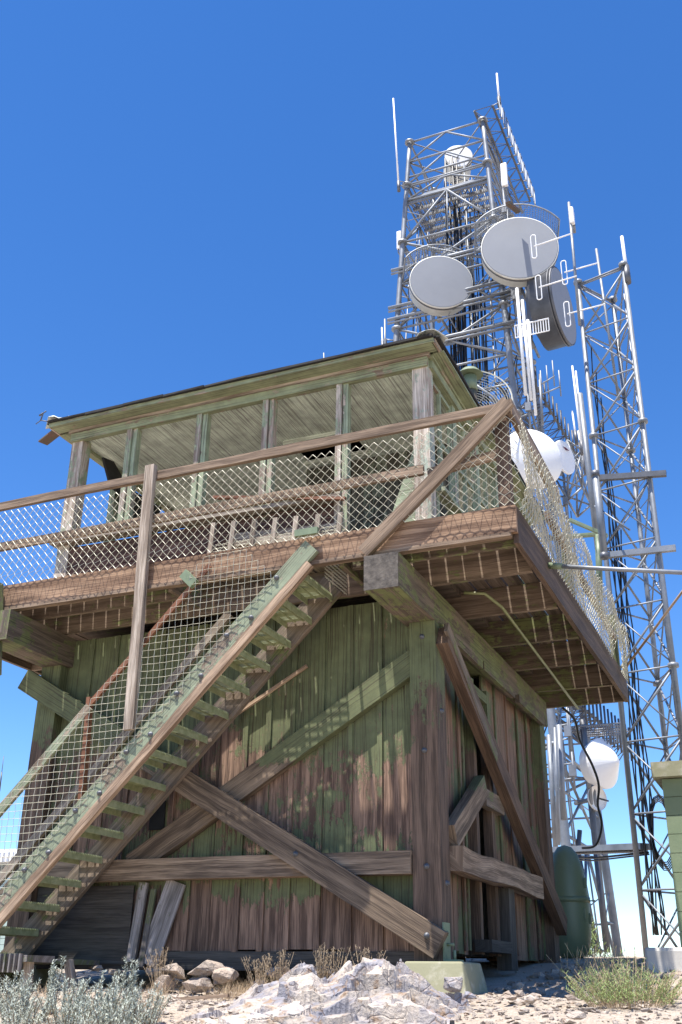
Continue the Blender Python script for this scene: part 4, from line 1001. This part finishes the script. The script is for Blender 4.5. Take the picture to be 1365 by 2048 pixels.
# ================================================================= rocks, plants
def rock(name, c, s, mat, label, n=16, rough=2, group=None, rot=None):
    mb = MB(); hull(mb, c, s[0], s[1], s[2], n, rot, rough, .6); return tag(mb.build(name, M[mat]), label, 'rock', group)
random.seed(21); mb = MB()
prof = [(380, 2070), (430, 2030), (470, 2005), (520, 1978), (560, 1960), (600, 1948), (625, 1940), (640, 1958), (655, 1950), (690, 1924), (720, 1918), (770, 1922), (810, 1936), (840, 1958), (880, 1982), (930, 2005), (975, 2035)]
sites = [(random.uniform(-1.7, .9), random.uniform(-2.6, -.7), random.uniform(-.045, .04), random.uniform(-.35, .35), random.uniform(-.6, .1), random.random()) for _ in range(75)]
small = [(random.uniform(-1.7, .9), random.uniform(-2.6, -.7), random.uniform(-.013, .011), random.uniform(-.3, .3), random.uniform(-.35, .3)) for _ in range(320)]
def outz(x, y):
    d = V((x, y, -.3)) - CAM; w_ = d.dot(CF); px = 682.5 + FPX * d.dot(CR) / w_
    yy = (-1.15 - y) / 1.2; tt = lerp_tab(prof, px); top = tt + max(0, yy) * (2056 - tt) * .85
    z = at(px, top, y).z
    if y > -1.15: z -= (y + 1.15) * 1.1
    wx = x + .05 * noise.noise(V((x * 4, y * 4, 0))); wy = y + .05 * noise.noise(V((x * 4, y * 4, 8)))
    s1 = min(sites, key=lambda q: (q[0] - wx) ** 2 + (q[1] - wy) ** 2 * 1.6); s2 = min(small, key=lambda q: (q[0] - wx) ** 2 + (q[1] - wy) ** 2)
    kk = max(0, min(1, (x + 1.45) / .4, (y + 2.6) / .2, (.85 - x) / .25)); zg = gz(x, y) - .06; z = zg + (z - zg) * kk
    return z + s1[2] + (wx - s1[0]) * s1[3] * .6 + (wy - s1[1]) * s1[4] * .6 + s2[2] + (wx - s2[0]) * s2[3] + (wy - s2[1]) * s2[4] + .004 * noise.noise(V((x * 40, y * 40, 0))), s1[5]
stp = .0115; NX = int(2.5 / stp); NY = int(1.75 / stp); rr_ = []
for jy in range(NY):
    for ix in range(NX):
        x = -1.75 + ix * stp; y = -2.6 + jy * stp; z, r_ = outz(x, y); zg = gz(x, y)
        mb.v.append(V((x, y, z))); rr_.append((r_, z > zg - .03 and x > -1.45))
for jy in range(NY - 1):
    for ix in range(NX - 1):
        a = jy * NX + ix
        if rr_[a][1] or rr_[a + 1][1] or rr_[a + NX][1]: mb.face([a, a + 1, a + NX + 1, a + NX], None, rr_[a][0])
tag(mb.build('rock_outcrop', M['rock']), 'jagged pale quartz outcrop in front of the wall', 'rock')
def grocks(px, py, Y, s, mat, label, **k): p = at(px, py, Y); return rock('rock', tuple(p), s, mat, label, **k)
grocks(908, 1968, -1.15, (.115, .09, .055), 'rock', 'smooth tan rock leaning against the concrete footing', rot=.3)
grocks(1155, 2030, -2.0, (.085, .05, .028), 'gravel', 'flat tan rock lying alone low on the gravel')
grocks(1062, 1998, -1.2, (.07, .06, .03), 'rock', 'pale block of rock at the edge of the shadow')
grocks(1020, 1994, -1.2, (.06, .04, .025), 'brownrock', 'brown rock at the shadow edge beside the pale block')
grocks(940, 1990, -1.35, (.05, .04, .03), 'rock', 'small rock just right of the tan rock by the footing')
grocks(1320, 1985, -.6, (.12, .09, .06), 'brownrock', 'grey-brown rock under the green weeds at the right')
for i, (x, y, s_) in enumerate(((352, 1944, .17), (412, 1938, .20), (450, 1950, .12), (330, 1965, .10), (395, 1968, .14))):
    grocks(x, y, -.62 - .05 * (i > 2), (s_, .11, .07), 'brownrock', ['round brown rock at the left end of the shaded pile', 'long flat-topped rock crowning the shaded pile', 'brown rock at the right end of the shaded pile', 'small low rock at the left foot of the shaded pile', 'low rock in the middle foot of the shaded pile'][i])
random.seed(5)
mb = MB()
for _ in range(160):
    px = random.uniform(60, 1300); Y = random.uniform(-2.4, -.4); x = at(px, 1980, Y).x; s_ = random.uniform(.02, .05)
    hull(mb, (x, Y, gz(x, Y) + s_ * .2), s_ * 1.3, s_, s_ * .55, 10, None, 1)
tag(mb.build('loose_stones', M['gravel']), 'scattered fist-sized pale stones around the outcrop', 'stones', kind='stuff')
mb = MB()
for _ in range(26):
    x = random.uniform(-3.3, -.6); s_ = random.uniform(.05, .1); hull(mb, (x, random.uniform(-.15, .12), random.uniform(-.26, -.15)), s_ * 1.6, s_, s_ * .6, 12, None, 1)
for _ in range(150):
    x = random.uniform(.25, 1.5); y = random.uniform(-.3, 3.2); s_ = random.uniform(.025, .065); hull(mb, (x, y, gz(x, y) + s_ * .2), s_ * 1.5, s_, s_ * .7, 11, None, 1)
tag(mb.build('rubble', M['brownrock']), 'dark rubble under the foot of the walls and in their shade', 'rubble', kind='stuff')
o = MB().board(at(312, 2000, -1.0), at(458, 1990, -1.0), .03, .02, (0, 0, 1), .006).build('loose_stick', M['bare']); tag(o, 'thin dry stick lying below the shaded rocks', 'stick')

def blade(mb, p, d, L, w_, bend=.3, n=3):
    d = V(d).normalized(); sd = V((d.y, -d.x, 0)); sd = sd.normalized() if sd.length > 1e-3 else V((1, 0, 0)); a = random.random() * 6.28
    sd = (V((math.cos(a), math.sin(a), 0))); dr = V((math.cos(a + 1.3), math.sin(a + 1.3), 0)) * bend; b = len(mb.v); q = V(p)
    for i in range(n + 1):
        t = i / n; k = w_ * (1 - t * .85); c = q + d * (L * t) + dr * (L * t * t); mb.v += [c - sd * k / 2, c + sd * k / 2]
    r = random.random()
    for i in range(n): j = b + 2 * i; mb.face([j, j + 1, j + 3, j + 2], None, r)
def sagebrush(px, Y, top, label, n=11, spread=.13, seed=0):
    random.seed(seed); x = at(px, 2040, Y).x; z = gz(x, Y); ht = at(px, top, Y).z - z
    t = thing('sagebrush', (x, Y, z), label, 'shrub', 'sagebrush at the lower left'); st = MB(); lf = MB()
    for k in range(n):
        a = random.random() * 6.28; r = random.random() ** .6 * spread; h = ht * (1 if k == 0 else random.uniform(.5, 1.0) ** 1.1); lean = V((math.cos(a) * r * 1.2, math.sin(a) * r * .8, 0)); b = V((x, Y, z - .03)) + lean * .4
        tip = b + V((0, 0, h)) + lean * .8; pts = [b.lerp(tip, q / 5) + V((random.uniform(-.008, .008), 0, 0)) for q in range(6)]; st.tube(pts, .005, 4, r2=.002)
        m = int(h / .0022)
        for i in range(m):
            q = .18 + .82 * i / m; c = b.lerp(tip, q); wid = .011 * (1.15 - q) + .004
            side = V((random.gauss(0, 1), random.gauss(0, 1), .9)).normalized(); c = c + V((random.gauss(0, wid), random.gauss(0, wid), 0))
            blade(lf, c, side, random.uniform(.013, .024), .0075, .2, 1)
    st.build('stem', M['twig'], t); lf.build('foliage', M['sage'], t)
sg = [(15, -2.3, 1932, 'at the far left edge'), (62, -2.5, 1950, 'second from the left edge'), (100, -2.2, 1903, 'tallest spike, left of centre'), (132, -2.6, 1945, 'just right of the tallest spike'), (175, -2.35, 1930, 'with a slim pointed spike in the middle'),
      (210, -2.6, 1945, 'dense low one in the middle'), (253, -2.3, 1905, 'slim spike at the right side of the patch'), (285, -2.5, 1955, 'rightmost low tuft'), (40, -2.75, 1975, 'low front one near the left edge'), (150, -2.8, 1980, 'low front one in the middle'), (230, -2.8, 1985, 'low front one towards the right')]
for i, (px, Y, top, w_) in enumerate(sg): sagebrush(px, Y, top, 'grey-green sagebrush clump, ' + w_, 24 if i not in (2, 6) else 9, .17 if i not in (2, 6) else .05, 100 + i)
random.seed(33); mb = MB()
for _ in range(4200):
    px = random.choice((random.uniform(0, 330), random.uniform(300, 560), random.uniform(440, 700))); Y = random.uniform(-1.0, -.25) if px > 330 else random.uniform(-2.4, -.9)
    x = at(px, 1960, Y).x
    if noise.noise(V((x * 2.5, Y * 2.5, 4))) < -.05: continue
    blade(mb, (x, Y, gz(x, Y) - .01), (random.gauss(0, .35), random.gauss(0, .35), 1), random.uniform(.04, .15), .003, .5)
tag(mb.build('dry_grass', M['straw']), 'dry straw-coloured grass along the foot of the wall', 'grass', kind='stuff')
def seedgrass(px, Y, top, label, seed):
    random.seed(seed); x = at(px, 1980, Y).x; z = gz(x, Y); ht = at(px, top, Y).z - z; t = thing('grass_tuft', (x, Y, z), label, 'grass tuft', 'dry seeded grass tufts'); mb = MB(); sd = MB()
    for k in range(26):
        a = random.random() * 6.28; h = ht * random.uniform(.5, 1); ln = V((math.cos(a) * .1, math.sin(a) * .07, 0)) * random.random(); b = V((x, Y, z)) + ln * .5; tip = b + V((0, 0, h)) + ln
        mb.tube([b, b.lerp(tip, .6), tip + ln * .3], .0016, 3)
        for i in range(12): blade(sd, b.lerp(tip, random.uniform(.72, 1.02)) + V((random.gauss(0, .012), 0, 0)), (random.gauss(0, .4), random.gauss(0, .4), -.6), .022, .007, .1, 1)
    mb.build('stalk', M['straw'], t); sd.build('seed_head', M['twig'], t)
for i, (px, Y, top) in enumerate(((520, -.9, 1905), (560, -.85, 1895), (640, -.95, 1885), (668, -.9, 1890), (320, -.7, 1893), (730, -.8, 1888))):
    seedgrass(px, Y, top, 'dry brown seeded grass tuft ' + ['left of the outcrop, low and wide', 'left of the outcrop, middle one', 'behind the left slope of the outcrop', 'behind the outcrop close to the peak', 'beside the shaded rock pile', 'poking up at the outcrop top'][i], 60 + i)
# green weed bush at right
random.seed(9); c = at(1255, 1990, -.9); t = thing('weed_bush', (c.x, -.9, gz(c.x, -.9)), 'bright airy green weed bush at the lower right', 'bush'); mb = MB(); z = gz(c.x, -.9); lf = MB()
for k in range(330):
    a = random.random() * 6.28; r = random.random() ** .5; b = V((c.x + math.cos(a) * r * .24, -.9 + math.sin(a) * r * .3, z - .01)); L = random.uniform(.12, .33) * (1.1 - .5 * r)
    tip = b + V((math.cos(a) * .16 * r, math.sin(a) * .16 * r, L)) + V((random.gauss(0, .03), random.gauss(0, .03), 0)); mb.tube([b, b.lerp(tip, .5) + V((0, 0, .01)), tip], .0014, 3)
    for i in range(14): blade(lf, b.lerp(tip, random.uniform(.2, 1)), (random.gauss(0, 1), random.gauss(0, 1), .8), random.uniform(.02, .04), .006, .3, 1)
mb.build('stem', M['straw'], t); lf.build('foliage', M['weed'], t)
random.seed(10); c = at(1205, 1935, 1.5); t = thing('weed_bush', (c.x, 1.5, gz(c.x, 1.5)), 'wispy pale weed at the end of the shadow', 'bush'); mb = MB(); z = gz(c.x, 1.5); lf = MB()
for k in range(120):
    a = random.random() * 6.28; b = V((c.x + random.gauss(0, .13), 1.5 + random.gauss(0, .2), z - .01)); tip = b + V((random.gauss(0, .08), random.gauss(0, .08), random.uniform(.08, .32))); mb.tube([b, tip], .002, 3)
    for i in range(5): blade(lf, b.lerp(tip, random.uniform(.2, 1)), (random.gauss(0, 1), random.gauss(0, 1), .8), random.uniform(.02, .04), .004, .3, 1)
mb.build('stem', M['straw'], t); lf.build('foliage', M['weed'], t)
random.seed(12); c = at(1172, 1880, 8.5); t = thing('conifer_shrub', (c.x, 8.5, gz(c.x, 8.5)), 'small dark conifer shrub behind the green tank', 'shrub'); lf = MB(); z = gz(c.x, 8.5)
for k in range(900):
    q = random.random(); b = V((c.x + random.gauss(0, .16 * (1.1 - q)), 8.5 + random.gauss(0, .16), z + q * .62)); blade(lf, b, (random.gauss(0, 1), random.gauss(0, 1), .9), .07, .02, .2, 1)
MB().tube([(c.x, 8.5, z - .05), (c.x, 8.5, z + .5)], .02, 6).build('trunk', M['twig'], t); lf.build('foliage', M['weed'], t)
